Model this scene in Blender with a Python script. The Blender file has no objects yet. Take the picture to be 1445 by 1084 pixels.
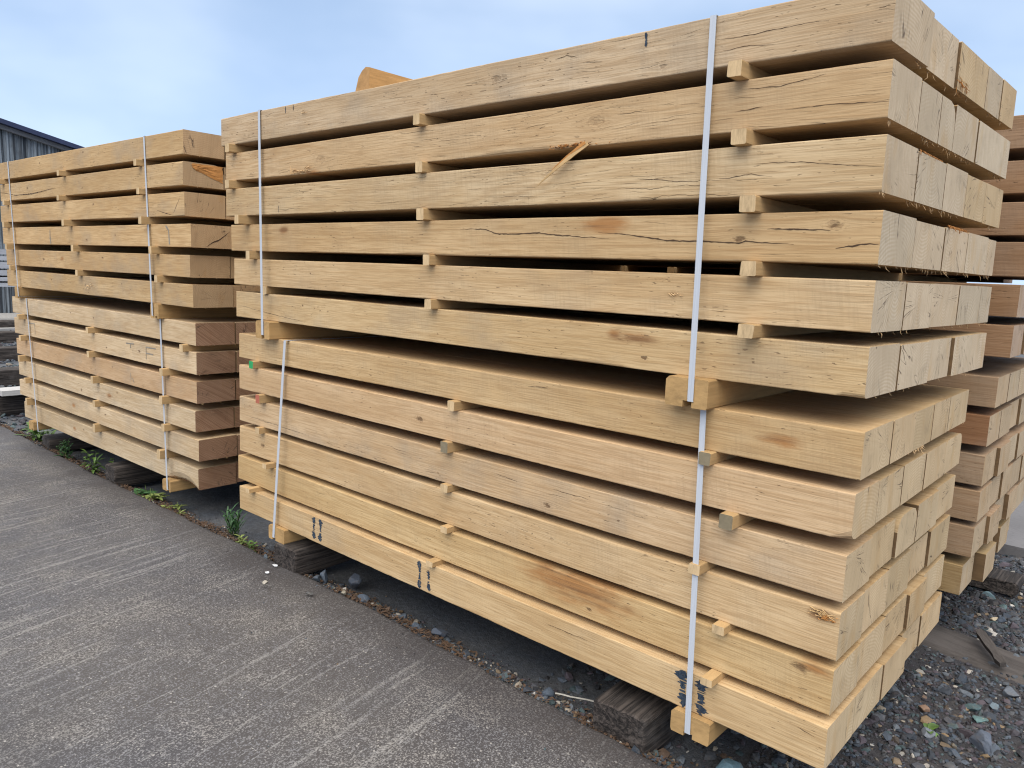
import bpy, math, random
import numpy as np
from mathutils import Vector, Matrix, noise as mnoise
random.seed(7)
S = bpy.context.scene
COL = S.collection
R = math.radians

# ------------------------------------------------------------------ measured sizes (metres)
# one row per layer, top layer first: top z, bottom z, right end x, front y, left end shift, back-right shift
NEAR=[[1.9512, 1.839, -0.0103, -0.0236, -0.0459, 0.0216], [1.8065, 1.6952, -0.0058, -0.0153, -0.0265, 0.0209], [1.6627, 1.5511, -0.0023, -0.0162, -0.0263, 0.0207], [1.5159, 1.4077, 0.0018, -0.0033, -0.0111, 0.0255], [1.3754, 1.2668, -0.0006, 0.0031, -0.0035, 0.0227], [1.2364, 1.127, -0.0005, 0.0094, -0.001, 0.025], [1.0567, 0.9514, 0.0076, 0.011, 0.0154, -0.0035], [0.9205, 0.8147, 0.0039, 0.006, 0.0229, -0.0069], [0.7792, 0.6702, -0.0029, 0.0133, 0.008, -0.0104], [0.6454, 0.5315, -0.0038, 0.0165, 0.0001, -0.0103], [0.511, 0.403, -0.0037, 0.0108, -0.0056, -0.0095], [0.3852, 0.2811, 0.0027, -0.0115, 0.0443, 0.0011]]
FAR=[[1.9623, 1.8518, -0.0032, -2.6073, -0.0639], [1.82, 1.7096, -0.0153, -2.6068, -0.0631], [1.6789, 1.5674, -0.0047, -2.6208, -0.0635], [1.5312, 1.4218, 0.0325, -2.6353, -0.0544], [1.3851, 1.2783, 0.0019, -2.6135, -0.0465], [1.2445, 1.1346, 0.0223, -2.6278, -0.0449], [1.0591, 0.9479, 0.0104, -2.6031, -0.0299], [0.9133, 0.8037, 0.0023, -2.5985, -0.0248], [0.7677, 0.6578, -0.0098, -2.5918, -0.0207], [0.6169, 0.5087, -0.0357, -2.5804, -0.0175], [0.4723, 0.3623, -0.0127, -2.5955, -0.0145], [0.314, 0.2035, -0.048, -2.5599, -0.002]]
FAR_O=[-3.1227, 0.103, 0.0204]
BACK=[[1.9343, 1.8284, 0.06], [1.7899, 1.6831, 0.06], [1.6557, 1.5481, 0.06], [1.5261, 1.4121, 0.06], [1.3863, 1.2785, 0.052], [1.2498, 1.1423, 0.0485], [1.0723, 0.9665, 0.0242], [0.9359, 0.828, 0.0139], [0.7963, 0.6874, 0.0147], [0.6685, 0.5574, 0.0148], [0.5368, 0.4262, 0.011], [0.3901, 0.2796, -0.0094]]
CRACKS={0: [[[-0.3752, 0.0617], [-0.294, 0.0589], [-0.1998, 0.0617], [-0.1261, 0.06]], [[-0.3591, 0.0348], [-0.3085, 0.036], [-0.2355, 0.0304]], [[-0.7535, 0.0671], [-0.6908, 0.0615]], [[-0.8461, 0.0876], [-0.8058, 0.0906], [-0.7705, 0.0818]]], 1: [[[-0.3262, 0.0932], [-0.2261, 0.0868], [-0.1292, 0.0986]], [[-0.3271, 0.0443], [-0.2609, 0.0479]], [[-0.2107, 0.0381], [-0.103, 0.0365], [0.0003, 0.0305]], [[-0.5275, 0.0981], [-0.5185, 0.1085]]], 2: [[[-0.2779, 0.0719], [-0.1694, 0.0696], [-0.0799, 0.0582], [-0.0019, 0.0493]], [[-0.5769, 0.0545], [-0.4568, 0.042], [-0.4097, 0.0381]], [[-0.356, 0.0435], [-0.2792, 0.049], [-0.2294, 0.0418]]], 3: [[[-1.2185, 0.0809], [-1.1101, 0.0779], [-1.0547, 0.0632], [-0.9034, 0.0667], [-0.8199, 0.0594], [-0.665, 0.0511]], [[-0.7021, 0.0667], [-0.6047, 0.0618], [-0.4945, 0.0469], [-0.4154, 0.0462], [-0.3155, 0.0416], [-0.3051, 0.0417], [-0.2899, 0.0455], [-0.1779, 0.0397]], [[-0.2404, 0.0731], [-0.1808, 0.0716], [-0.1016, 0.0696]], [[-0.0876, 0.031], [-0.0369, 0.0398], [-0.0023, 0.04]]], 5: [[[-2.6042, 0.0388], [-2.3964, 0.0099], [-2.1336, -0.0002]], [[-2.5858, 0.052], [-2.3904, 0.0338], [-2.0795, 0.0121]]], 6: [[[-0.0977, 0.1049], [-0.0522, 0.1061], [-0.0297, 0.1036]], [[-1.0688, 0.1215], [-0.9825, 0.1143]], [[-0.9394, 0.0838], [-0.8544, 0.0886]]], 8: [[[-2.5484, 0.0319], [-2.2915, 0.0263], [-2.0346, 0.0227]], [[-1.0448, 0.0783], [-0.957, 0.0702]], [[-0.8208, 0.0783], [-0.6943, 0.0759]]], 11: [[[-0.8096, 0.0694], [-0.6561, 0.0706]], [[-0.0664, 0.0801], [-0.0254, 0.0727]]]}
KNOTS={3: [[-0.3057, 0.0497, 0.011], [-0.0937, 0.0793, 0.013]], 7: [[-1.4011, 0.0484, 0.013]], 8: [[-0.8389, 0.0253, 0.01]], 9: [[-0.0395, 0.0968, 0.014], [-2.4031, 0.0567, 0.012]], 10: [[-0.0728, 0.0885, 0.016], [-0.6664, 0.0302, 0.008]], 1: [[-0.7137, 0.0599, 0.02], [-1.936, 0.046, 0.02]], 4: [[-0.468, 0.0583, 0.006], [-2.0315, 0.0618, 0.004]], 5: [[-0.541, 0.0301, 0.006], [-2.094, 0.0771, 0.005]], 2: [[-0.8623, 0.0819, 0.012]], 11: [[-1.0402, 0.1104, 0.01]], 6: [[-0.6449, -0.0135, 0.006]], 0: [[-0.5133, 0.0214, 0.008], [-1.0588, 0.0649, 0.014]]}
STAINS={3: [[-0.6898, 0.0858, 0.1], [-2.2088, 0.0833, 0.05]], 6: [[-0.176, 0.055, 0.075]], 10: [[-0.72, 0.082, 0.27], [-0.0411, 0.0958, 0.06]], 5: [[-0.5659, 0.079, 0.08], [-0.64, 0.085, 0.03]], 7: [[-1.914, 0.1281, 0.05]], 1: [[-1.9898, -0.0012, 0.06]], 9: [[-0.0472, 0.0942, 0.03]]}
PAINT={11: [[-1.9881, 0.1057, -1.988, 0.0129, 0.012], [-1.945, 0.1078, -1.9447, 0.013, 0.012], [-1.3651, 0.1046, -1.3619, 0.0043, 0.009], [-1.3178, 0.0809, -1.3154, 0.0089, 0.008], [-0.3608, 0.1006, -0.3528, -0.0006, 0.016], [-0.3126, 0.0931, -0.3051, 0.001, 0.016]], 0: [[-0.5651, 0.1102, -0.5625, 0.0756, 0.0068], [-2.1452, 0.1093, -2.1454, 0.0836, 0.004], [-2.0926, 0.1111, -2.0927, 0.0883, 0.004]], 2: [[-2.2181, 0.0341, -2.2184, 0.0071, 0.003]]}
BACK_STICK=[-1.5008, -1.2731]
# sky colours from horizon to zenith (overcast: brighter overhead), lamp and exposure
CLOUD = [(.45, .59, .81, 1), (.335, .445, .625, 1), (.85, .89, .96, 1), (1.7, 1.68, 1.65, 1)]
CLOUD_DARK = (.84, .87, .90, 1); CLOUD_PALE = (1.14, 1.08, 1.02, 1)
CLOUD_GAIN = 10.0
SUN_E = 1.5
EXPOSURE = 0.72
DENOISE = True
LEN = 2.6
DEP = 1.057

def road_z(x):
    if x > -1.6: return 0.15
    if x > -4.2: return 0.15 + (x + 1.6) * (0.095 / 2.6)
    if x > -7.0: return 0.055 + (x + 4.2) * (0.075 / 2.8)
    return -0.02
def edge_y(x):
    return -0.088 - 0.031 * x
def bed_z(x):
    return road_z(x) - 0.062

# ------------------------------------------------------------------ object helpers
def tag(o, label=None, cat=None, group=None, kind=None):
    if label: o['label'] = label
    if cat: o['category'] = cat
    if group: o['group'] = group
    if kind: o['kind'] = kind
    return o
def link(name, verts, faces, mats, parent=None, mi=None, smooth=False):
    me = bpy.data.meshes.new(name)
    me.from_pydata([tuple(v) for v in verts], [], [tuple(f) for f in faces])
    for m in (mats if isinstance(mats, (list, tuple)) else [mats]): me.materials.append(m)
    if mi is not None: me.polygons.foreach_set('material_index', mi)
    if smooth: me.polygons.foreach_set('use_smooth', [True] * len(me.polygons))
    me.update()
    o = bpy.data.objects.new(name, me)
    COL.objects.link(o)
    if parent is not None: o.parent = parent
    return o
class MB:
    def __init__(s): s.v = []; s.f = []; s.m = []
    def add(s, vs, fs, m=0):
        n = len(s.v); s.v += [tuple(v) for v in vs]
        s.f += [tuple(i + n for i in f) for f in fs]; s.m += [m] * len(fs)
    def box(s, x0, x1, y0, y1, z0, z1, m=0):
        s.add([(x0,y0,z0),(x1,y0,z0),(x1,y1,z0),(x0,y1,z0),(x0,y0,z1),(x1,y0,z1),(x1,y1,z1),(x0,y1,z1)],
              [(0,3,2,1),(4,5,6,7),(0,1,5,4),(1,2,6,5),(2,3,7,6),(3,0,4,7)], m)
    def build(s, name, mats, parent=None, smooth=False):
        return link(name, s.v, s.f, mats, parent, s.m, smooth)

# ------------------------------------------------------------------ node helpers
class NT:
    def __init__(s, name):
        s.mat = bpy.data.materials.new(name); s.mat.use_nodes = True
        s.t = s.mat.node_tree; s.n = s.t.nodes; s.l = s.t.links
        s.bsdf = s.n['Principled BSDF']; s.out = s.n['Material Output']
    def put(s, sock, v):
        if hasattr(v, 'is_linked') or isinstance(v, bpy.types.NodeSocket): s.l.new(v, sock)
        else: sock.default_value = v
    def coord(s, which='Object'): return s.n.new('ShaderNodeTexCoord').outputs[which]
    def attr(s, name, out='Fac', typ='OBJECT'):
        a = s.n.new('ShaderNodeAttribute'); a.attribute_type = typ; a.attribute_name = name
        return a.outputs[out]
    def m(s, op, a, b=0.0, c=0.0, clamp=False):
        k = s.n.new('ShaderNodeMath'); k.operation = op; k.use_clamp = clamp
        s.put(k.inputs[0], a); s.put(k.inputs[1], b); s.put(k.inputs[2], c); return k.outputs[0]
    def vm(s, op, a, b=(0,0,0)):
        k = s.n.new('ShaderNodeVectorMath'); k.operation = op
        s.put(k.inputs[0], a); s.put(k.inputs[1], b)
        return k.outputs['Value'] if op in ('LENGTH', 'DISTANCE', 'DOT_PRODUCT') else k.outputs['Vector']
    def sep(s, v):
        k = s.n.new('ShaderNodeSeparateXYZ'); s.put(k.inputs[0], v); return k.outputs[0], k.outputs[1], k.outputs[2]
    def comb(s, x, y, z):
        k = s.n.new('ShaderNodeCombineXYZ')
        for i, q in enumerate((x, y, z)): s.put(k.inputs[i], q)
        return k.outputs[0]
    def noise(s, v, scale=1.0, detail=2.0, rough=.5, w=0.0, dist=0.0, out='Fac'):
        k = s.n.new('ShaderNodeTexNoise')
        if not isinstance(w, (int, float)): v = s.vm('ADD', v, s.comb(w, s.m('MULTIPLY', w, .37), s.m('MULTIPLY', w, .73)))
        elif w: v = s.vm('ADD', v, (w, w * .37, w * .73))
        s.put(k.inputs['Vector'], v); s.put(k.inputs['Scale'], scale)
        s.put(k.inputs['Detail'], detail); s.put(k.inputs['Roughness'], rough); s.put(k.inputs['Distortion'], dist)
        return k.outputs[out]
    def vor(s, v, scale, feature='F1', out='Distance', rnd=1.0):
        k = s.n.new('ShaderNodeTexVoronoi'); k.feature = feature
        s.put(k.inputs['Vector'], v); s.put(k.inputs['Scale'], scale); s.put(k.inputs['Randomness'], rnd)
        return k.outputs[out]
    def ss(s, v, a, b, lo=0.0, hi=1.0):
        k = s.n.new('ShaderNodeMapRange'); k.interpolation_type = 'SMOOTHSTEP'
        s.put(k.inputs[0], v); s.put(k.inputs[1], a); s.put(k.inputs[2], b); s.put(k.inputs[3], lo); s.put(k.inputs[4], hi)
        return k.outputs[0]
    def mix(s, f, a, b, mode='MIX'):
        k = s.n.new('ShaderNodeMix'); k.data_type = 'RGBA'; k.blend_type = mode
        s.put(k.inputs[0], f)
        for sock, v in ((k.inputs[6], a), (k.inputs[7], b)):
            if isinstance(v, (tuple, list)) and len(v) == 3: v = (*v, 1)
            s.put(sock, v)
        return k.outputs[2]
    def scalev(s, v, sx, sy, sz): return s.vm('MULTIPLY', v, (sx, sy, sz))
    def finish(s, col, rough=.8, height=None, strength=.4, dist=.004, spec=.3):
        if isinstance(col, (tuple, list)) and len(col) == 3: col = (*col, 1)
        s.put(s.bsdf.inputs['Base Color'], col); s.put(s.bsdf.inputs['Roughness'], rough)
        s.bsdf.inputs['Specular IOR Level'].default_value = spec
        if height is not None:
            b = s.n.new('ShaderNodeBump'); b.inputs['Strength'].default_value = strength; b.inputs['Distance'].default_value = dist
            s.put(b.inputs['Height'], height); s.l.new(b.outputs[0], s.bsdf.inputs['Normal'])
        return s.mat

# ------------------------------------------------------------------ wood
def wood_side():
    t = NT('sawn_wood'); P = t.coord(); seed = t.attr('seed'); x, y, z = t.sep(P)
    # knots push the grain aside
    warp = 0.0; knotmask = 0.0; ringsum = 0.0
    for nm in ('knot_a', 'knot_b'):
        kx, kz, kr = t.sep(t.attr(nm, 'Vector'))
        dx = t.m('SUBTRACT', x, kx); dz = t.m('SUBTRACT', z, kz)
        e2 = t.m('ADD', t.m('POWER', t.m('MULTIPLY', dx, .55), 2.0), t.m('POWER', dz, 2.0))
        e2 = t.m('ADD', e2, t.m('MULTIPLY', t.m('POWER', y, 2.0), 4.0))
        d = t.m('SQRT', e2)
        inf = t.m('EXPONENT', t.m('MULTIPLY', t.m('DIVIDE', d, t.m('MAXIMUM', kr, .0005)), -.55))
        warp = t.m('ADD', warp, t.m('MULTIPLY', t.m('MULTIPLY', inf, t.m('SIGN', dz)), kr))
        wob = t.m('ADD', d, t.m('MULTIPLY', t.m('SUBTRACT', t.noise(t.scalev(P, 60, 60, 110), 1, 4, .6, seed), .5), .022))
        core = t.ss(t.m('DIVIDE', wob, t.m('MAXIMUM', kr, .0005)), 0.35, 1.0, 1.0, 0.0)
        rg = t.m('MULTIPLY', t.m('SINE', t.m('MULTIPLY', t.m('DIVIDE', wob, t.m('MAXIMUM', kr, .0005)), 9.0)),
                 t.ss(t.m('DIVIDE', d, t.m('MAXIMUM', kr, .0005)), .9, 2.3, 1.0, 0.0))
        knotmask = t.m('MAXIMUM', knotmask, core); ringsum = t.m('ADD', ringsum, rg)
    zw = t.m('SUBTRACT', z, t.m('MULTIPLY', warp, 1.2))
    Q = t.comb(x, y, zw)
    slow = t.noise(t.scalev(Q, .55, 3.5, 4.5), 1.0, 1.5, .45, seed, .3)
    fig = t.m('SINE', t.m('MULTIPLY', t.m('ADD', slow, t.m('MULTIPLY', t.noise(t.scalev(Q, 6, 25, 30), 1, 2, .5, seed), .045)), 150.0))
    fig = t.m('MULTIPLY', t.m('POWER', t.m('MULTIPLY', t.m('ADD', fig, 1.0), .5), 2.0), t.ss(t.noise(t.scalev(P, .9, 3, 5), 1, 1, .5, t.m('ADD', seed, 9)), .38, .62))
    fibre = t.noise(t.scalev(Q, 9, 240, 260), 1.0, 3, .6, seed)
    fibre2 = t.noise(t.scalev(Q, 2.2, 55, 60), 1.0, 3, .6, t.m('ADD', seed, 3))
    saw = t.noise(t.comb(t.m('ADD', t.m('MULTIPLY', x, 150), t.m('MULTIPLY', z, 22)), t.m('MULTIPLY', y, 3), t.m('MULTIPLY', z, 14)), 1.0, 2, .6, seed)
    sawlo = t.noise(t.comb(t.m('ADD', t.m('MULTIPLY', x, 13), t.m('MULTIPLY', z, 5)), t.m('MULTIPLY', y, 2), t.m('MULTIPLY', z, 8)), 1.0, 2, .6, t.m('ADD', seed, 5))
    blotch = t.noise(t.scalev(P, 1.4, 5, 7), 1.0, 3, .55, t.m('ADD', seed, 7))
    smudge = t.noise(t.scalev(P, 4.0, 3, 5), 1.0, 3, .6, t.m('ADD', seed, 21))
    # drying checks: thin level lines of a stretched noise, broken up
    chk = t.attr('checks'); check = 0.0
    slant = t.m('MULTIPLY', t.m('SUBTRACT', t.noise(t.scalev(Q, 1.1, 2, 3), 1, 1, .5, t.m('ADD', seed, 51)), .5), .16)
    zz = t.m('ADD', t.m('ADD', zw, t.m('MULTIPLY', y, .8)), slant)
    zz = t.m('ADD', zz, t.m('MULTIPLY', t.m('SUBTRACT', t.noise(t.scalev(P, 11, 6, 6), 1, 3, .6, t.m('ADD', seed, 52)), .5), .018))
    area = t.noise(t.scalev(P, 2.2, 6, 9), 1, 2, .55, t.m('ADD', seed, 15))
    for f, fx, thr, wd, off in ((46.0, 3.4, .62, .038, 60), (118.0, 8.5, .59, .066, 70)):
        q = t.m('MULTIPLY', zz, f); cell = t.m('FLOOR', q); fr_ = t.m('ABSOLUTE', t.m('SUBTRACT', t.m('FRACT', q), .5))
        seg = t.noise(t.comb(t.m('ADD', t.m('MULTIPLY', x, fx), t.m('MULTIPLY', cell, 13.7)), t.m('MULTIPLY', cell, 5.31), t.m('MULTIPLY', y, 3)), 1.0, 1.5, .5, t.m('ADD', seed, off))
        seg = t.m('ADD', seg, t.m('MULTIPLY', t.m('SUBTRACT', area, .5), .55))
        seg = t.m('ADD', seg, t.m('MULTIPLY', t.m('SUBTRACT', chk, 1.0), .16))
        open_ = t.ss(seg, thr, thr + .16)
        check = t.m('MAXIMUM', check, t.m('MULTIPLY', t.ss(t.m('DIVIDE', fr_, t.m('MAXIMUM', t.m('MULTIPLY', open_, wd), .002)), .4, 1.0, 1.0, 0.0), t.ss(open_, .02, .25)))
    # short pore dashes
    dn = t.noise(t.scalev(Q, 42, 210, 230), 1.0, 1, .5, t.m('ADD', seed, 31))
    dash = t.m('MULTIPLY', t.ss(dn, .69, .76), t.ss(t.noise(t.scalev(P, 3, 8, 11), 1, 2, .5, t.m('ADD', seed, 33)), .42, .62))
    tone = t.attr('tone', 'Vector')
    col = t.mix(t.ss(blotch, .28, .74), t.vm('MULTIPLY', tone, (.86, .82, .76)), t.vm('MULTIPLY', tone, (1.06, 1.07, 1.09)))
    col = t.mix(t.m('MULTIPLY', fig, t.attr('figure')), col, t.vm('MULTIPLY', tone, (.72, .60, .47)))
    col = t.mix(t.m('MULTIPLY', t.ss(fibre2, .40, .72), .42), col, t.vm('MULTIPLY', tone, (.74, .65, .54)))
    col = t.mix(t.m('MULTIPLY', t.ss(fibre, .42, .62), .48), col, t.vm('MULTIPLY', tone, (.58, .48, .38)))
    col = t.mix(t.m('MULTIPLY', t.m('MULTIPLY', t.ss(saw, .42, .70), t.ss(smudge, .35, .65)), .26), col, t.vm('MULTIPLY', tone, (.62, .58, .52)))
    col = t.mix(t.m('MULTIPLY', t.ss(sawlo, .52, .80), .17), col, t.vm('MULTIPLY', tone, (.74, .70, .62)))
    grey = t.attr('grey')
    col = t.mix(t.m('MULTIPLY', t.ss(smudge, .44, .72), grey), col, (.25, .23, .20))
    for nm in ('stain_a', 'stain_b'):
        sx_, sz_, sr = t.sep(t.attr(nm, 'Vector'))
        a = t.m('DIVIDE', t.m('SUBTRACT', x, sx_), t.m('MAXIMUM', sr, .0005)); b = t.m('DIVIDE', t.m('SUBTRACT', z, sz_), t.m('MAXIMUM', t.m('MULTIPLY', sr, .28), .018))
        dd = t.m('SQRT', t.m('ADD', t.m('POWER', a, 2.0), t.m('POWER', b, 2.0)))
        dd = t.m('ADD', dd, t.m('MULTIPLY', t.m('SUBTRACT', t.noise(t.scalev(P, 9, 20, 28), 1, 4, .65, t.m('ADD', seed, 41)), .5), 1.5))
        sm = t.m('MULTIPLY', t.ss(dd, .15, 1.05, 1.0, 0.0), t.m('GREATER_THAN', sr, .001))
        col = t.mix(t.m('MULTIPLY', sm, .80), col, t.mix(t.ss(fibre2, .4, .65), (.36, .16, .05), (.17, .075, .03)))
    col = t.mix(t.m('MULTIPLY', t.m('MULTIPLY', t.ss(ringsum, .2, .95), t.ss(fibre2, .3, .6)), .34), col, (.20, .11, .055))
    col = t.mix(t.m('MULTIPLY', knotmask, t.attr('knotcore')), col, (.11, .06, .03))
    col = t.mix(t.m('MULTIPLY', dash, .62), col, (.15, .09, .05))
    col = t.mix(t.m('MULTIPLY', check, .68), col, (.10, .06, .036))
    h = t.m('MULTIPLY', fibre, .35)
    h = t.m('ADD', h, t.m('MULTIPLY', t.m('MULTIPLY', saw, t.ss(smudge, .4, .6)), .3)); h = t.m('ADD', h, t.m('MULTIPLY', fibre2, .3))
    h = t.m('SUBTRACT', h, t.m('MULTIPLY', check, 1.6)); h = t.m('SUBTRACT', h, t.m('MULTIPLY', dash, .6)); h = t.m('SUBTRACT', h, t.m('MULTIPLY', knotmask, .5))
    return t.finish(col, .82, h, .8, .003, .25)

def wood_end():
    t = NT('sawn_end_grain'); P = t.coord(); seed = t.attr('seed'); x, y, z = t.sep(P)
    py, pz, _ = t.sep(t.attr('pith', 'Vector'))
    dy = t.m('SUBTRACT', y, py); dz = t.m('SUBTRACT', z, pz)
    d = t.m('SQRT', t.m('ADD', t.m('POWER', dy, 2.0), t.m('POWER', dz, 2.0)))
    ang = t.m('ARCTAN2', dz, dy)
    dw = t.m('ADD', d, t.m('MULTIPLY', t.noise(P, 14, 3, .5, seed), .02))
    ring = t.m('MULTIPLY', t.m('ADD', t.m('SINE', t.m('MULTIPLY', dw, 760.0)), 1.0), .5)
    ray = t.noise(t.comb(t.m('MULTIPLY', ang, 34), t.m('MULTIPLY', d, 9), 0.0), 1.0, 3, .6, seed)
    rad = t.noise(t.comb(t.m('MULTIPLY', ang, 7), t.m('MULTIPLY', d, 4), 2.0), 1.0, 2.5, .5, t.m('ADD', seed, 4))
    crk = t.m('MULTIPLY', t.ss(t.m('ABSOLUTE', t.m('SUBTRACT', rad, .5)), .004, .011, 1.0, 0.0), t.ss(t.noise(P, 13, 1, .5, t.m('ADD', seed, 2)), .52, .63))
    patch = t.noise(P, 9, 3, .55, t.m('ADD', seed, 8)); patch2 = t.noise(t.scalev(P, 12, 14, 5), 1, 3, .6, t.m('ADD', seed, 18))
    tone = t.attr('endtone', 'Vector')
    sa = t.attr('sawangle')
    sv = t.m('ADD', t.m('MULTIPLY', y, t.m('SINE', sa)), t.m('MULTIPLY', z, t.m('COSINE', sa)))
    su = t.m('SUBTRACT', t.m('MULTIPLY', y, t.m('COSINE', sa)), t.m('MULTIPLY', z, t.m('SINE', sa)))
    saw = t.noise(t.comb(t.m('MULTIPLY', su, 4), t.m('MULTIPLY', sv, 230), 0.0), 1.0, 2, .6, seed)
    col = t.mix(t.ss(patch, .3, .72), t.vm('MULTIPLY', tone, (.86, .83, .79)), t.vm('MULTIPLY', tone, (1.07, 1.07, 1.06)))
    col = t.mix(t.m('MULTIPLY', t.ss(patch2, .52, .74), .55), col, t.vm('MULTIPLY', tone, (.86, .70, .48)))
    col = t.mix(t.m('MULTIPLY', t.ss(t.noise(P, 16, 2, .5, t.m('ADD', seed, 28)), .56, .72), .28), col, t.vm('MULTIPLY', tone, (.60, .59, .58)))
    col = t.mix(t.m('MULTIPLY', t.m('MULTIPLY', ring, t.ss(patch, .3, .6)), .42), col, t.vm('MULTIPLY', tone, (.7, .6, .5)))
    col = t.mix(t.m('MULTIPLY', t.ss(ray, .45, .8), .15), col, t.vm('MULTIPLY', tone, (.66, .60, .52)))
    sd = t.attr('sawdepth')
    col = t.mix(t.m('MULTIPLY', t.ss(saw, .40, .72), sd), col, t.vm('MULTIPLY', tone, (.55, .45, .38)))
    col = t.mix(t.m('MULTIPLY', crk, .8), col, (.08, .055, .04))
    h = t.m('ADD', t.m('MULTIPLY', saw, .7), t.m('MULTIPLY', ray, .35)); h = t.m('SUBTRACT', h, t.m('MULTIPLY', crk, 1.3))
    return t.finish(col, .85, h, .55, .002, .2)

def plain(name, col, rough=.8, nscale=60, amt=.35, bump=.3, dist=.002, spec=.3, stretch=(1,1,1)):
    t = NT(name); P = t.scalev(t.coord(), *stretch); rn = t.n.new('ShaderNodeObjectInfo').outputs['Random']
    w = t.m('MULTIPLY', rn, 40.0)
    n = t.noise(P, nscale, 4, .6, w); n2 = t.noise(P, nscale * .13, 3, .6, w)
    c = t.mix(t.m('MULTIPLY', t.ss(n, .3, .75), amt), (*col, 1), tuple(q * .45 for q in col))
    c = t.mix(t.m('MULTIPLY', t.ss(n2, .35, .7), amt), c, tuple(min(1, q * 1.35) for q in col))
    return t.finish(c, rough, n, bump, dist, spec)

M_SIDE = wood_side(); M_END = wood_end()
M_CRACK = plain('split_wood', (.075, .045, .027), .95, 200, .4)
def paint_mat():
    t = NT('marker_paint'); P = t.coord(); n = t.noise(t.scalev(P, 1, 1, .55), 95, 4, .7); f = t.noise(t.scalev(P, 40, 1, 300), 1, 2, .6)
    t.finish(t.mix(t.ss(n, .4, .7), (.018, .032, .055), (.06, .085, .115)), .75)
    t.put(t.bsdf.inputs['Alpha'], t.m('MULTIPLY', t.ss(n, .74, .56), t.ss(f, .72, .45, .7, 1.0)))
    return t.mat
M_PAINT = paint_mat()
M_PENCIL = plain('faded_marker', (.26, .23, .19), .8, 160, .5)
M_FIBRE = plain('torn_fibre', (.60, .41, .22), .9, 80, .4)
M_BARKB = plain('bark_strip', (.15, .075, .035), .95, 60, .5)
M_RUST = plain('orange_fibre', (.44, .20, .06), .9, 80, .4)
M_STICK = plain('batten_wood', (.48, .32, .155), .85, 30, .4, .4, .002, .25, (1.5, .35, 4))
M_BLOCK = plain('bearer_wood', (.42, .265, .115), .85, 22, .55, .5, .002, .25, (2, .3, 4))
M_INNER = plain('joint_shade_face', (.15, .095, .05), .9, 40, .5, .4, .002, .2, (.4, 3, 3))  # brown inner faces, darkened so the colour carries the shade of the joints
M_STICKEND = plain('batten_end_grain', (.55, .40, .23), .9, 45, .55, .5, .002, .2, (5, 1, 1.2))
M_GREEN = plain('green_paint', (.03, .33, .11), .6, 90, .25)
M_RED = plain('red_paint', (.42, .13, .08), .6, 90, .3)
M_GREYEND = plain('weathered_end', (.21, .175, .115), .9, 60, .5)
M_OLD = None
def old_sleeper():
    t = NT('tarred_timber'); P = t.coord(); w = t.m('MULTIPLY', t.n.new('ShaderNodeObjectInfo').outputs['Random'], 30.0)
    f = t.noise(t.scalev(P, 90, 3.5, 110), 1, 4, .65, w, .6); f2 = t.noise(P, 7, 4, .6, w)
    c = t.mix(t.ss(f, .38, .66), (.018, .015, .014), (.080, .066, .058))
    c = t.mix(t.m('MULTIPLY', t.ss(f2, .50, .78), .5), c, (.14, .128, .12))
    return t.finish(c, .85, f, .9, .006, .3)
M_OLD = old_sleeper()

def strap_mat():
    t = NT('strap_plastic'); P = t.coord(); x, y, z = t.sep(P)
    n = t.noise(t.scalev(P, 500, 40, 3), 1, 3, .6)
    c = t.mix(t.m('MULTIPLY', t.ss(n, .3, .7), .4), (.50, .53, .58), (.36, .39, .45))
    return t.finish(c, .38, n, .15, .001, .5)
M_STRAP = strap_mat()

# ------------------------------------------------------------------ beams
def nz(x, s, k): return mnoise.noise(Vector((x * s, k * 7.13, k * 3.7)))
def beam_mesh(L, w, h, seed, nseg, chamf=None, bow=0.0, skew=0.0):
    """sawn timber, right end at x=0, front at y=0, bottom at z=0; arcs of 4 points soften each corner"""
    chamf = chamf or {}
    V = []; F = []; MI = []
    corners = [(0, 0, 1, 1), (w, 0, -1, 1), (w, h, -1, -1), (0, h, 1, -1)]   # y,z, inward dirs
    names = ['fb', 'bb', 'bt', 'ft']; NA = 4
    for i in range(nseg + 1):
        u = i / nseg; x = -L * (1 - u)
        endj = skew if i == nseg else 0.0
        ring = []
        b = bow * 4 * u * (1 - u)
        for ci, (cy, cz, iy, iz) in enumerate(corners):
            c = 0.0022 + .0016 * (nz(x, 5, seed + ci) + .4) + max(0, nz(x, 2.1, seed + ci * 3 + 50) - .38) * .022 + (max(0, nz(x, 38, seed + ci * 5 + 70) - .1) * .0034 if nseg > 100 else 0)
            f = chamf.get(names[ci])
            cyy = czz = max(c, .0012)
            if f:
                q = f(x) if callable(f) else f
                if q > c:
                    cyy = q * (1 + .12 * nz(x, 6, seed + 9)); czz = cyy * .85
            wy = .0013 * nz(x, 3, seed + ci + 20); wz = .0013 * nz(x, 2.3, seed + ci + 30)
            arc = []
            for k in range(NA):
                a = (k / (NA - 1)) * math.pi / 2
                oy = cyy * (1 - math.sin(a)); oz = czz * (1 - math.cos(a))
                arc.append((cy + iy * oy + wy, cz + iz * oz + wz + b))
            # go round counter-clockwise seen from +x: fb, bb, bt, ft
            if ci in (1, 3): arc = arc[::-1]
            arc = arc[::-1] if True else arc
            ring += arc
        V += [(x + endj * p[0], p[0], p[1]) for p in ring]
    n = 4 * NA
    for i in range(nseg):
        for k in range(n):
            a = i * n + k; b_ = i * n + (k + 1) % n
            F.append((a, b_, b_ + n, a + n)); MI.append(2 if k == n - 1 else 0)
    F.append(tuple(range(n))); MI.append(1)
    F.append(tuple(nseg * n + k for k in range(n))[::-1]); MI.append(1)
    # consistent outward winding
    return V, F, MI

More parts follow.
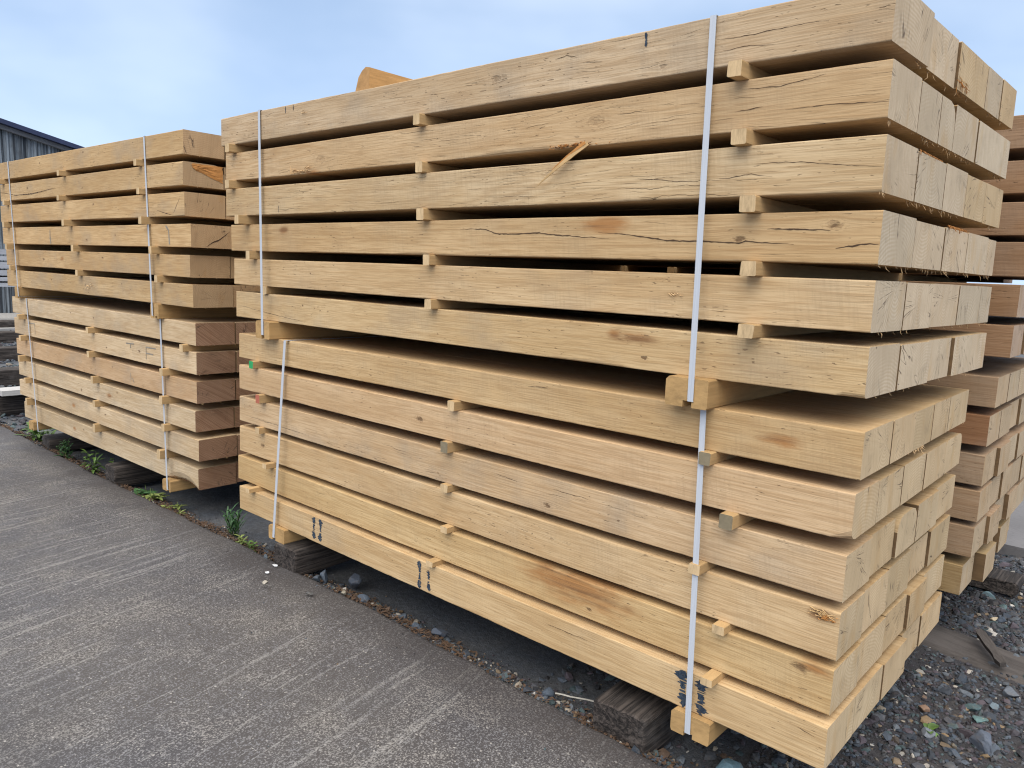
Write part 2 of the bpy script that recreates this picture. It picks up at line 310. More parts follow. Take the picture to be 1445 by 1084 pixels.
def fix_normals(o):
    import bmesh
    bm = bmesh.new(); bm.from_mesh(o.data); bmesh.ops.recalc_face_normals(bm, faces=bm.faces); bm.to_mesh(o.data); bm.free()

def make_beam(x, y, z, L, w, h, seed, rotz=0.0, tone=(.5,.36,.2), endtone=(.5,.46,.36), checks=.5, grey=.3, knots=(), stains=(),
              chamf=None, nseg=26, bow=0.0, sawangle=.3, sawdepth=.2, pitch=0.0, figure=.28, knotcore=.7, skew=0.0, inner=False):
    V, F, MI = beam_mesh(L, w, h, seed, nseg, chamf, bow, skew)
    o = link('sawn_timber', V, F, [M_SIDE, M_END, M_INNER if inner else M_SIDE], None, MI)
    fix_normals(o)
    o.location = (x, y, z); o.rotation_euler = (0, pitch, rotz)
    rnd = random.Random(seed * 31 + 5)
    o['seed'] = float(seed * 3.37 % 97)
    o['tone'] = (float(tone[0]) * 1.015, float(tone[1]), float(tone[2]) * .945); o['endtone'] = (float(endtone[0]) * 1.06, float(endtone[1]) * .985, float(endtone[2]) * .93)
    o['checks'] = float(checks); o['grey'] = float(grey); o['figure'] = float(figure); o['knotcore'] = float(knotcore)
    ks = list(knots) + [(0., 0., 0.)] * 2; st = list(stains) + [(0., 0., 0.)] * 2
    for i, s in enumerate('ab'):
        o['knot_' + s] = tuple(float(c) for c in ks[i]); o['stain_' + s] = tuple(float(c) for c in st[i])
    o['pith'] = (w * rnd.uniform(.1, .9), rnd.choice([-1, 1]) * rnd.uniform(.02, .16), 0.0)
    o['sawangle'] = float(sawangle); o['sawdepth'] = float(sawdepth)
    return o

def torn(parent, w, n, seed, x=0.0, z=0.0, mat=None, lo=.006, hi=.022, y0=0.0, spread=.6):
    """loose fibres left hanging by the saw along the lower edge of the cut end"""
    rn = random.Random(seed); mb = MB()
    cl = [rn.uniform(.05, .95) * w for _ in range(max(2, n // 7))]; ysorted = []
    for i in range(n):
        y = y0 + (rn.choice(cl) + rn.gauss(0, .02) if rn.random() < spread else rn.uniform(.01, .99) * w)
        ysorted.append(min(max(y, y0 + .004), y0 + w - .004))
    ysorted.sort(); prev = None
    for y in ysorted:
        if prev is not None and y < prev[0] + .0028: y = prev[0] + .0028
        if y > y0 + w - .001: break
        l = (lo + (hi - lo) * rn.random() ** 1.8) * (1.5 if rn.random() < .12 else 1); t = rn.uniform(.0008, .0014)
        d1 = Vector((rn.uniform(-.1, .7), rn.uniform(-.7, .7), -1)).normalized() * l * .55
        d2 = Vector((rn.uniform(-.3, .9), rn.uniform(-.9, .9), -.8 + rn.uniform(-.3, .7))).normalized() * l * .45
        p = Vector((x - rn.uniform(.0025, .004), y, z + .003)); a = p + d1; b = a + d2; k = rn.uniform(1, 1.7)
        vs = [p + Vector((0, -t, 0)), p + Vector((0, t, 0)), p + Vector((-t * 1.6, 0, 0)),
              a + Vector((0, -t * k, 0)), a + Vector((0, t * k, 0)), a + Vector((-t * 1.4, 0, .0004)), b]
        n0 = len(mb.v)
        mb.add(vs, [(0, 1, 4, 3), (1, 2, 5, 4), (2, 0, 3, 5), (3, 4, 6), (4, 5, 6), (5, 3, 6)])
        if prev is not None: mb.f.append((prev[1] + 1, n0, n0 + 2, prev[1] + 2)); mb.m.append(0)
        prev = (y, n0)
    return mb.build('torn_fibres', mat or M_FIBRE, parent)

def ribbon(mb, pts, width, y=-.0007, seed=0, m=0):
    """a split along the face: a thin tapering sliver that follows the points (x, z)"""
    rn = random.Random(seed); P = []
    for (a, b) in zip(pts[:-1], pts[1:]):
        k = max(2, int(math.hypot(b[0] - a[0], b[1] - a[1]) / .008))
        for i in range(k): P.append((a[0] + (b[0] - a[0]) * i / k, a[1] + (b[1] - a[1]) * i / k))
    P.append(tuple(pts[-1])); n = len(P); vs = []; fs = []
    j = 0
    for i, (px, pz) in enumerate(P):
        u = i / (n - 1); wd = width * (math.sin(math.pi * min(max(u, .02), .98)) ** .6) * rn.uniform(.45, 1.2) * .5
        j = j * .7 + rn.gauss(0, .0006)
        vs += [(px, y, pz + j - wd), (px, y, pz + j + wd)]
        if i: fs.append((2 * i - 2, 2 * i, 2 * i + 1, 2 * i - 1))
    mb.add(vs, fs, m)

def paint_mark(parent, x0, z0, x1, z1, width, seed, y=-.0009):
    """a brushed vertical dash of dark marking paint with ragged edges"""
    rn = random.Random(seed); n = 34; vs = []; fs = []; l = r = 1.0; big = width > .007
    if big: width *= 2.5
    for i in range(n + 1):
        u = i / n; l = l * .55 + rn.uniform(.1, 1.5) * .45; r = r * .55 + rn.uniform(.1, 1.5) * .45
        pinch = (.42 + .58 * abs(math.cos(u * math.pi)) ** 1.5) if big else 1
        e = min(1, 7 * min(u, 1 - u) + .25)
        cx = x0 + (x1 - x0) * u + rn.gauss(0, width * .07); cz = z0 + (z1 - z0) * u
        vs += [(cx - width * .5 * l * pinch * e, y, cz), (cx + width * .5 * r * pinch * e, y, cz)]
        if i and not (big and .28 < u < .72 and rn.random() < .22): fs.append((2 * i - 2, 2 * i - 1, 2 * i + 1, 2 * i))
    return link('paint_mark', vs, fs, M_PAINT, parent)

def stroke_mark(parent, strokes, w=.007, y=-.0009):
    mb = MB()
    for a, b in strokes:
        d = Vector((b[0] - a[0], b[1] - a[1])); n = Vector((-d.y, d.x)).normalized() * w * .5
        mb.add([(a[0] - n.x, y, a[1] - n.y), (a[0] + n.x, y, a[1] + n.y), (b[0] + n.x * .8, y, b[1] + n.y * .8), (b[0] - n.x * .8, y, b[1] - n.y * .8)], [(0, 1, 2, 3)])
        y -= .0002
    return mb.build('paint_mark', M_PENCIL, parent)

ORD = ['top', 'second', 'third', 'fourth', 'fifth', 'bottom']
COLN = ['front', 'second', 'third', 'fourth', 'back']
def jig(rn, c, a=.06):
    k = 1 + rn.uniform(-a, a); w = rn.uniform(-a, a) * .35
    return (c[0] * k * (1 + w), c[1] * k, c[2] * k * (1 - w))

# ---- the near stack -------------------------------------------------------
SEAMS = {0: [.225, .45, .723, .89], 1: [.18, .34, .466, .685], 2: [.201, .425, .63, .84], 3: [.226, .466, .69, .925], 4: [.214, .435, .684, .929],
         5: [.218, .462, .682, .88], 6: [.228, .432, .62, .811], 7: [.185, .391, .61, .844], 8: [.202, .403, .589, .82], 9: [.189, .392, .603, .82],
         10: [.2, .41, .614, .803], 11: [.182, .40, .614, .809]}
FRONT_NEAR = ['grey checked face, black marker ticks', 'oval figured grain, torn knot near the left strap', 'many fine checks, below the hanging splinter',
              'long dark split from middle to end', 'clean pale face with few marks', 'slanting brown grain lines at left end',
              'reddish stain near its right end', 'scribbled dark knot left of middle', 'small round knot below the middle',
              'torn knot at its right end', 'orange brown streak along upper edge', 'paired blue black paint dashes']
near_beams = {}
for l in range(12):
    zt, zb, dr, dy, dl, db = NEAR[l]; h = zt - zb
    ys = [dy] + [s * (DEP) / 1.057 for s in SEAMS[l]] + [DEP]
    up = l < 6
    for c in range(5):
        rn = random.Random(l * 10 + c + 1)
        seed = l * 7 + c * 3 + 1
        xr = dr if c == 0 else dr + (db - dr) * (ys[c] / DEP) + rn.uniform(-.0012, .0012) + (rn.uniform(-.014, .006) if l > 7 else 0) - (.007 if (l, c) in ((0, 1), (5, 2), (3, 4)) else 0)
        xl = -LEN + dl if c == 0 else -LEN + dl + rn.uniform(-.02, .02)
        if c == 0: tone = [(.53,.41,.285),(.56,.41,.255),(.55,.415,.26),(.55,.395,.23),(.59,.435,.265),(.575,.425,.25),(.555,.40,.23),(.59,.428,.272),(.58,.43,.28),(.585,.43,.262),(.56,.405,.222),(.585,.43,.255)][l]
        else: tone = jig(rn, (.52, .38, .22), .08)
        endt = jig(rn, (.55, .485, .37) if up else (.57, .475, .32), .07)
        if rn.random() < (.10 if up else .16) and c: endt = jig(rn, (.53, .43, .275), .05)
        ch = {}
        if l == 8 and c == 2: ch = {'ft': .045, 'bt': .05}
        if l == 7 and c == 4: ch = {'bt': .035, 'ft': .02}
        if l == 1 and c == 2: ch = {'bt': .05}
        if l == 5 and c == 0: ch = {'fb': lambda x: .012 if x > -.06 else .0}
        if l == 7 and c == 0: ch = {'fb': lambda x: max(0, .03 * (1 + x / .05))}
        if l == 9 and c == 0: ch = {'ft': lambda x: .006 + .006 * max(0, mnoise.noise(Vector((x * 9, 2, 1))))}
        gap = .0 if c == 4 else rn.uniform(.0035, .0062)
        o = make_beam(xr, ys[c], zb, xr - xl, ys[c + 1] - ys[c] - gap, h - (rn.uniform(0, .004) if c else 0), seed, 0.0, tone, endt,
                      checks=[.85, 1.0, 1.1, .5, .15, .1, .15, .0, .5, .35, .0, .3][l] if c == 0 else .3,
                      grey=[.30, .10, .12, .10, .16, .26, .12, .10, .34, .12, .08, .22][l] if c == 0 else .2,
                      knots=[(a_, b_, r_ * .8) for a_, b_, r_ in KNOTS.get(l, [])] if c == 0 else [(-rn.uniform(.2, 2.4), rn.uniform(.02, .09), .01)],
                      stains=STAINS.get(l, []) if c == 0 else [],
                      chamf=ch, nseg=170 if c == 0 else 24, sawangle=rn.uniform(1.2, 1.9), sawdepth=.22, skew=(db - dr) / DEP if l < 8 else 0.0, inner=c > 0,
                      figure=[.25, .62, .35, .22, .2, .25, .15, .2, .25, .25, .2, .25][l] if c == 0 else .25, knotcore=.15 if l in (1, 2) and c == 0 else .3 if l == 0 and c == 0 else .75)
        b = 'upper' if up else 'lower'
        if c == 0: lab = f"{ORD[l % 6]} front beam, near stack's {b} bundle, {FRONT_NEAR[l]}"
        else: lab = f"{COLN[c]} beam from the front in the {ORD[l % 6]} layer, near stack's {b} bundle" if c < 4 else f"rearmost beam in the {ORD[l % 6]} layer of the near stack's {b} bundle"
        tag(o, lab, 'sawn timber', 'sawn beams in the near stack')
        near_beams[l, c] = o
        nt = {0: 5, 1: 15, 2: 13, 3: 12, 4: 7, 5: 4}.get(l, 3)
        if rn.random() < .9: torn(o, ys[c + 1] - ys[c], nt, seed, hi=.024 if up else .010, lo=.005 if up else .003)
        if c == 0:
            for i, cr in enumerate(CRACKS.get(l, [])):
                if all(.004 < p[1] < h - .004 for p in cr):
                    mb = MB(); ribbon(mb, cr, (.0034 if l == 3 else .0016), seed=l * 9 + i); mb.build('drying_split', M_CRACK, o)
            for i, p in enumerate(PAINT.get(l, [])):
                paint_mark(o, p[0], min(p[1], h - .003), p[2], max(p[3], .003), p[4], l * 5 + i)
# the front beam's torn knots and the big hanging splinter
def shard(parent, name, base, tip, w0, t0, mat, seed=1, bend=0.0):
    rn = random.Random(seed); base = Vector(base); tip = Vector(tip); d = tip - base; L = d.length; d.normalize()
    s = d.cross(Vector((0, 1, 0))).normalized(); q = d.cross(s); n = 9; vs = []; fs = []
    for i in range(n + 1):
        u = i / n; c = base + d * L * u + q * bend * math.sin(u * math.pi); w = w0 * (1 - u) ** .8 * rn.uniform(.85, 1.1) + .0006; t = t0 * (1 - u * .8)
        vs += [c - s * w - q * t, c + s * w * rn.uniform(.8, 1) - q * t, c + s * w + q * t, c - s * w + q * t]
        if i:
            for k in range(4): a = 4 * i - 4 + k; b = 4 * i - 4 + (k + 1) % 4; fs.append((a, b, b + 4, a + 4))
    fs += [(0, 1, 2, 3), tuple(4 * n + k for k in (3, 2, 1, 0))]
    return MB_add(name, vs, fs, mat, parent)
def MB_add(name, vs, fs, mat, parent):
    o = link(name, vs, fs, mat, parent); fix_normals(o); return o
def to_local(o, p): return tuple(Vector(p) - o.location)
b1 = near_beams[1, 0]
shard(b1, 'splinter', to_local(b1, (-.735, -.021, 1.702)), to_local(b1, (-.893, -.034, 1.598)), .0062, .0025, M_STICK, 4, .006)
mb = MB()
rn = random.Random(3)
for i in range(26):        # gouge of torn wood at the bottom edge, near the left strap
    x0 = -2.115 + rn.uniform(0, .11) + 1 * .0; z0 = rn.uniform(.002, .02) * (1 - abs((i % 13) - 6) / 14)
    l = rn.uniform(.012, .045); a = rn.uniform(-.35, .5)
    p = Vector((x0 - b1.location.x, -.002 - rn.uniform(0, .006), z0 + .004)); q = p + Vector((math.cos(a) * l, -rn.uniform(.0, .006), math.sin(a) * l * .6)); t = rn.uniform(.0012, .003)
    mb.add([p + Vector((0, 0, -t)), p + Vector((0, -.003, 0)), p + Vector((0, 0, t)), q], [(0, 1, 3), (1, 2, 3), (0, 3, 2)])
for (dx, hh) in ((-.012, .034), (-.004, .026), (.006, .017)):
    p = Vector((-2.115 + dx - b1.location.x, -.003, .004)); mb.add([p + Vector((-.0025, 0, 0)), p + Vector((.0025, 0, 0)), p + Vector((0, -.006, 0)), p + Vector((.001, -.004, hh))], [(0, 2, 3), (2, 1, 3), (1, 0, 3)])
mb.build('torn_knot', M_FIBRE, b1)
def torn_patch(o, x, z, w, h, n, seed, mat):
    rn = random.Random(seed); mb = MB()
    for i in range(n):
        p = Vector((x + rn.gauss(0, w), -.0005 - rn.uniform(0, .004), z + rn.gauss(0, h))); l = rn.uniform(.005, .02); a = rn.uniform(-.5, .5); t = rn.uniform(.0008, .0025)
        q = p + Vector((math.cos(a) * l, -rn.uniform(0, .005), math.sin(a) * l))
        mb.add([p + Vector((0, 0, -t)), p + Vector((0, -.0025, 0)), p + Vector((0, 0, t)), q], [(0, 1, 3), (1, 2, 3), (0, 3, 2)])
    return mb.build('torn_knot', mat, o)
torn_patch(near_beams[9, 0], -.045, .100, .014, .004, 26, 8, M_STICK)
torn_patch(near_beams[9, 0], -.035, .094, .012, .003, 16, 18, M_RUST)
torn_patch(near_beams[4, 0], -.468, .058, .012, .002, 7, 9, M_FIBRE)
torn_patch(near_beams[1, 0], -.775, .006, .03, .002, 16, 10, M_RUST)
torn_patch(near_beams[0, 0], -2.02, .072, .008, .002, 6, 11, M_FIBRE)
# orange fluff of torn fibre under the third layer and frayed clump under the top layer
torn(near_beams[3, 2], .22, 120, 91, x=.003, z=.110, mat=M_RUST, lo=.006, hi=.017, spread=.3)
torn(near_beams[2, 1], .20, 60, 92, x=.003, z=.110, mat=M_RUST, lo=.005, hi=.014, spread=.3)
torn(near_beams[0, 2], .11, 40, 93, x=.002, z=.022, mat=M_RUST, lo=.014, hi=.046, spread=.9)
torn(near_beams[0, 2], .11, 30, 95, x=.003, z=.030, mat=M_STICK, lo=.010, hi=.034, spread=.9)
shard(b1, 'splinter', to_local(b1, (-.742, -.024, 1.704)), to_local(b1, (-.845, -.030, 1.640)), .0035, .0015, M_RUST, 5, .004)
torn_patch(b1, -.80, .006, .038, .003, 40, 12, M_RUST)
torn_patch(b1, -.78, .004, .035, .002, 24, 13, M_BARKB)
torn(near_beams[6, 2], .12, 40, 94, x=.0, z=.0, lo=.006, hi=.022)

# ---- the far stack (left) and the back stack (right) ---------------------
FO = FAR_O
Mfar = Matrix.Translation((FO[0], FO[1], 0)) @ Matrix.Rotation(FO[2], 4, 'Z')
FRONT_FAR = ['plain pale face', 'chipped right end corner', 'dark cracks fanning at its end', 'dark upright marker stroke', 'faint grey streaks', 'torn knot left of middle',
             'blond sapwood lower edge', 'black lettered marks', 'pink brown left half', 'brown slanting knot in the middle', 'small dark flecks', 'bark edge at lower right corner']
far_beams = {}
for l in range(12):
    zt, zb, xr, xl, yf = FAR[l]; h = zt - zb; up = l < 6
    ws = [0] + [.211 * k for k in range(1, 6)]
    for c in range(5):
        rn = random.Random(l * 10 + c + 401); seed = 200 + l * 7 + c * 3
        x_ = xr + (rn.uniform(-.012, .012) if c else 0); x0 = xl + (rn.uniform(-.02, .02) if c else 0)
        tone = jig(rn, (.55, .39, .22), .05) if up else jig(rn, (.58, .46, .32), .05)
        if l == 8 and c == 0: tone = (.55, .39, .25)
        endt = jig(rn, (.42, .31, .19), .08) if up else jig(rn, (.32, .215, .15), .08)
        ch = {}
        if l == 11 and c == 0: ch = {'fb': lambda x: max(0.0, .07 * (1 - (x + .17) ** 2 / .035)) if x > -.36 else 0.0}
        if l == 1 and c == 0: ch = {'bt': .05}
        p = Mfar @ Vector((x_, yf + ws[c], zb))
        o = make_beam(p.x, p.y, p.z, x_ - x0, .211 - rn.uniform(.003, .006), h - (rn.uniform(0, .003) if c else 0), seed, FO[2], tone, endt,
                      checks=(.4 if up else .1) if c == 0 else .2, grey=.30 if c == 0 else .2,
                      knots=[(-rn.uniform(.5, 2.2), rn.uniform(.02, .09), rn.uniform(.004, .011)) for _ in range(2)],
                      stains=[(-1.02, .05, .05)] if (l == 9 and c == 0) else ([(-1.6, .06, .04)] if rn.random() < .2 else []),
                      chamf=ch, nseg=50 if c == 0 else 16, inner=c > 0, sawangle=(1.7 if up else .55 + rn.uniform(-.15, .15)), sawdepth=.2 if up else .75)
        b = 'upper' if up else 'lower'
        if c == 0: lab = f"{ORD[l % 6]} front beam, far left stack's {b} bundle, {FRONT_FAR[l]}"
        else: lab = f"{COLN[c]} beam from the front in the {ORD[l % 6]} layer, far left stack's {b} bundle" if c < 4 else f"rearmost beam in the {ORD[l % 6]} layer, far left stack's {b} bundle"
        tag(o, lab, 'sawn timber', 'sawn beams in the far left stack')
        far_beams[l, c] = o
        if c < 2: torn(o, .211, 18 if not up else 10, seed, lo=.003, hi=.010)
stroke_mark(far_beams[7, 0], [((-2.32, .02), (-2.32, .09)), ((-2.32, .09), (-2.20, .092)), ((-2.20, .092), (-2.20, .022))])
stroke_mark(far_beams[7, 0], [((-.545, .022), (-.545, .088)), ((-.545, .088), (-.43, .09)), ((-.545, .056), (-.46, .056))])
stroke_mark(far_beams[7, 0], [((-.79, .088), (-.69, .092)), ((-.73, .09), (-.735, .065))])
stroke_mark(far_beams[8, 0], [((-.74, .03), (-.74, .07)), ((-.72, .045), (-.70, .02))], .005)
stroke_mark(far_beams[3, 0], [((-1.79, .035), (-1.785, .09)), ((-1.78, .004), (-1.785, .05))], .012)
stroke_mark(far_beams[3, 0], [((-.215, .012), (-.222, .085)), ((-.228, .085), (-.25, .102))], .012)
mb = MB()
ribbon(mb, [(-.12, .004), (-.09, .035), (-.045, .085)], .006, seed=1); mb.build('drying_split', M_CRACK, far_beams[2, 0]); mb = MB(); ribbon(mb, [(-.12, .004), (-.16, .012), (-.22, .02), (-.28, .03)], .004, seed=2)
mb.build('drying_split', M_CRACK, far_beams[2, 0])
mb = MB(); ribbon(mb, [(-2.6, .06), (-2.3, .03), (-2.0, .03), (-1.6, .05)], .006, seed=5); mb.build('drying_split', M_CRACK, far_beams[1, 0])
mb = MB(); rn = random.Random(77)
for i in range(90):     # ragged bark along the rounded corner of the bottom front timber
    x0 = rn.uniform(-.34, -.01); cc = max(0.0, .07 * (1 - (x0 + .17) ** 2 / .035)); a = rn.uniform(.1, 1.2)
    p = Vector((x0, cc * (1 - math.sin(a)) - .001, cc * .85 * (1 - math.cos(a)) - .001)); q = p + Vector((rn.uniform(-.02, .02), -rn.uniform(0, .003), -rn.uniform(.002, .009))); t_ = rn.uniform(.002, .006)
    mb.add([p + Vector((-t_, 0, 0)), p + Vector((t_, 0, 0)), p + Vector((0, -.002, .002)), q], [(0, 2, 3), (2, 1, 3), (1, 0, 3)])
mb.build('bark_edge', M_BARKB, far_beams[11, 0])
# broken, orange upper corner on the cut end of the second far layer
V = []; F = []; rn = random.Random(5); nn = 7
for i in range(nn + 1):
    for j in range(nn + 1):
        u = i / nn; v = j / nn; yy = .045 + .155 * u; top = .106; low = .085 - .06 * u
        V.append((.0015 + rn.uniform(0, .004) * (0 < i < nn and 0 < j < nn), yy + rn.uniform(-.004, .004), low + (top - low) * v + rn.uniform(-.003, .003) * (j < nn)))
F = [(i * (nn + 1) + j, (i + 1) * (nn + 1) + j, (i + 1) * (nn + 1) + j + 1, i * (nn + 1) + j + 1) for i in range(nn) for j in range(nn)]
link('torn_face', V, F, M_RUST, far_beams[1, 0])
torn_patch(far_beams[5, 0], -1.23, .055, .03, .012, 26, 21, M_FIBRE)
# wide split across the end of a beam in the far stack
mb = MB(); yy = .0009
vs = []
for i in range(14):
    u = i / 13; vs += [(yy, .07 + .13 * u, .004 + .075 * u + .007 * nz(u, 5, 3) - .0035 * math.sin(3.1 * u + .04)), (yy, .07 + .13 * u, .004 + .075 * u + .007 * nz(u, 5, 3) + .003 * math.sin(3.1 * u + .04))]
mb.add(vs, [(2 * i, 2 * i + 1, 2 * i + 3, 2 * i + 2) for i in range(13)]); mb.build('drying_split', M_CRACK, far_beams[3, 0])

back_beams = {}
BY = 1.3535
for l in range(12):
    zt, zb, xr = BACK[l]; h = zt - zb; up = l < 6
    for c in range(5):
        rn = random.Random(l * 10 + c + 801); seed = 420 + l * 7 + c * 3
        x_ = xr + (rn.uniform(-.012, .012) if c else 0)
        tone = jig(rn, (.33, .21, .13) if up else (.40, .285, .195), .08); endt = jig(rn, (.46, .37, .29) if up else (.50, .42, .30), .08)
        if l == 7 and c == 0: tone = (.34, .19, .11)
        if l == 3 and c == 4: zb -= .013; h += .013; x_ -= .20
        if l == 11: tone = jig(rn, (.42, .305, .165), .05); x_ += rn.uniform(-.03, .05) if c else 0
        o = make_beam(x_, BY + .211 * c, zb, x_ + LEN + rn.uniform(-.02, .02), .211 - rn.uniform(.001, .004) - (.012 if l == 11 else 0), h, seed, 0.0, tone, endt,
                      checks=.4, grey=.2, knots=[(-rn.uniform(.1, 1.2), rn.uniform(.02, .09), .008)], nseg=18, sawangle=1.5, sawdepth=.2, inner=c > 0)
        b = 'upper' if up else 'lower'
        lab = f"{COLN[c]} beam{'' if c in (0, 4) else ' from the front'} in the {ORD[l % 6]} layer, back right stack's {b} bundle"
        tag(o, lab, 'sawn timber', 'sawn beams in the back right stack')
        back_beams[l, c] = o
        if c < 4: torn(o, .211, 12, seed, lo=.003, hi=.009)

# ------------------------------------------------------------------ battens between the layers, bearers and straps
def batten(x0, x1, y0, y1, z0, z1, mat, endmat=None, rot=0.0, seed=0):
    """square stick running front to back, slightly rough, with its own end colour"""
    rn = random.Random(seed); V = []; F = []; MI = []
    n = 8; w = x1 - x0; h = z1 - z0; c = min(w, h) * .07
    prof = [(c, 0), (w - c, 0), (w, c), (w, h - c), (w - c, h), (c, h), (0, h - c), (0, c)]
    prof = [(px + rn.uniform(-.0012, .0012), pz) for px, pz in prof]
    for i in range(n + 1):
        yy = (y1 - y0) * i / n; j = rn.uniform(-.0008, .0008)
        V += [(px + j, yy, pz) for px, pz in prof]
    k8 = 8
    for i in range(n):
        for k in range(k8): F.append((i * k8 + k, i * k8 + (k + 1) % k8, (i + 1) * k8 + (k + 1) % k8, (i + 1) * k8 + k)); MI.append(0)
    F.append(tuple(range(k8))); MI.append(1); F.append(tuple(n * k8 + k for k in range(k8))); MI.append(1)
    o = link('spacer_batten', V, F, [mat, endmat or mat], None, MI); fix_normals(o)
    o.location = (x0, y0, z0); o.rotation_euler = (0, 0, rot); return o
def notched(name, x0, x1, y0, y1, z0, z1, nx0, nx1, nd, mat, r=.008):
    """bearer block with a strap groove cut in its underside"""
    w = x1 - x0; h = z1 - z0; a = nx0 - x0; b = nx1 - x0
    prof = [(r * .4, 0), (a, 0), (a, nd), (b, nd), (b, 0), (w - r * .4, 0), (w, r * .5), (w, h - r * .4), (w - r * .4, h), (r, h), (0, h - r), (0, r)]
    n = len(prof); V = [(p, 0, q) for p, q in prof] + [(p, y1 - y0, q) for p, q in prof]
    F = [(i, (i + 1) % n, (i + 1) % n + n, i + n) for i in range(n)]
    quads = [(0, 1, 10, 11), (1, 2, 9, 10), (2, 3, 8, 9), (3, 4, 7, 8), (4, 5, 6, 7)]
    F += quads + [tuple(i + n for i in q[::-1]) for q in quads]
    o = link(name, V, F, mat); fix_normals(o); o.location = (x0, y0, z0); return o

NEAR_ST = [(-2.567, -1.40, -.338), (-2.577, -1.395, -.321), (-2.488, -1.388, -.293), (-2.446, -1.363, -.28), (-2.372, -1.355, -.275), None,
           (-2.451, -1.241, -.357), (-2.402, -1.269, -.288), (-2.422, -1.274, -.358), (-2.34, -1.262, -.287), (-2.451, -1.313, -.294), None]
FAR_ST = [(-2.549, -1.467, -.464), (-2.475, -1.488, -.438), (-2.518, -1.421, -.411), (-2.473, -1.356, -.338), (-2.471, -1.332, -.311), None,
          (-2.407, -1.242, -.106), (-2.405, -1.261, -.323), (-2.46, -1.217, -.34), (-2.386, -1.235, -.34), (-2.412, -1.254, -.393), None]
POS = ['far end', 'middle', 'near end']
BET = {0: 'under the top layer', 1: 'under the second layer', 2: 'under the third layer', 3: 'under the fourth layer', 4: 'over the bottom layer'}
def end_mat(l, k):
    if (l, k) == (6, 0): return M_GREEN
    if (l, k) in ((7, 0),): return M_RED
    if (l, k) in ((6, 2), (7, 2), (7, 1)): return M_GREYEND
    return M_STICKEND
for l in range(12):
    if NEAR_ST[l] is None: continue
    zb = NEAR[l][1]; zt = NEAR[l + 1][0]; fr = min(NEAR[l][3], NEAR[l + 1][3])
    for k, x0 in enumerate(NEAR_ST[l]):
        rn = random.Random(l * 3 + k + 70)
        w = rn.uniform(.029, .034) * (1.15 if k == 2 and l < 6 else 1)
        pro = rn.uniform(.022, .04) if k != 1 else rn.uniform(.014, .026)
        if (l, k) == (4, 0): pro = .003
        o = batten(x0, x0 + w, fr - pro, DEP + rn.uniform(-.02, .02), zt - .0004, zb + .0004, M_STICK, end_mat(l, k), 0, l * 5 + k)
        b = 'upper' if l < 6 else 'lower'
        note = ', green painted tip' if (l, k) == (6, 0) else ', reddish tip' if (l, k) == (7, 0) else ''
        tag(o, f"{POS[k]} batten {BET[l % 6]}, near stack's {b} bundle{note}", 'batten', 'battens in the near stack')
        if k == 0 and l in (0, 2): # a second stick lies behind it
            o2 = batten(x0 - .05 if l == 2 else x0 - .036, x0 - .012 if l == 2 else x0 - .006, fr + .03, .8, zt - .0004, zb + .0004, M_STICK, M_RUST, 0, l + 50)
            tag(o2, f"recessed far end batten {BET[l % 6]} of the near stack's upper bundle", 'batten', 'battens in the near stack')
    del rn
for l in range(12):
    if FAR_ST[l] is None: continue
    zb = FAR[l][1]; zt = FAR[l + 1][0]; fr = min(FAR[l][4], FAR[l + 1][4])
    for k, u0 in enumerate(FAR_ST[l]):
        rn = random.Random(l * 3 + k + 170); pro = rn.uniform(.025, .04)
        p = Mfar @ Vector((u0, fr - pro, zt - .0004))
        o = batten(p.x, p.x + rn.uniform(.03, .036), p.y, p.y + 1.06, p.z, zb + .0004, M_STICK, M_STICKEND, FO[2], l * 5 + k + 300)
        tag(o, f"{POS[k]} batten {BET[l % 6]}, far left stack's {'upper' if l < 6 else 'lower'} bundle", 'batten', 'battens in the far left stack')
for l in range(11):
    if l == 5: continue
    zb = BACK[l][1]; zt = BACK[l + 1][0]
    xs = (-2.35, BACK_STICK[0] - .03, BACK_STICK[1], -.35) if l == 3 else (-2.35, -1.30, -.30)
    for k, u0 in enumerate(xs):
        o = batten(u0, u0 + .034, BY - .02, BY + 1.05, zt - .0004, zb + .0004, M_STICK, None, 0, l * 5 + k + 600)
        nm = POS[k] if len(xs) == 3 else ['far end', 'left middle', 'right middle', 'near end'][k]
        tag(o, f"{nm} batten {BET[l % 6]}, back right stack's {'upper' if l < 6 else 'lower'} bundle", 'batten', 'battens in the back right stack')

def bearer(x0, x1, y0, y1, z0, z1, n0, n1, nd, lab, grp, rot=0):
    o = notched('bearer_block', x0, x1, y0, y1, z0 - .0004, z1 + .0004, n0, n1, nd, M_BLOCK); o.rotation_euler.z = rot
    return tag(o, lab, 'bearer', grp)
G1 = 'notched bearers of the near stack'
bearer(-.452, -.338, -.032, DEP, 1.0567, 1.127, -.403, -.379, .016, 'notched pale bearer between the two near bundles, at the near end', G1)
bearer(-2.372, -2.268, -.032, DEP, 1.0567, 1.127, -2.328, -2.306, .016, 'notched brown bearer between the two near bundles, at the far end', G1)
bearer(-.373, -.266, -.03, DEP, .2222, .2811, -.335, -.311, .012, 'notched yellow bearer under the near stack, near end by the paint dashes', G1)
bearer(-2.288, -2.170, -.03, DEP, .2222, .2811, -2.258, -2.236, .012, 'notched yellow bearer under the near stack, far end on a dark sleeper', G1)
G2 = 'notched bearers of the far left stack'
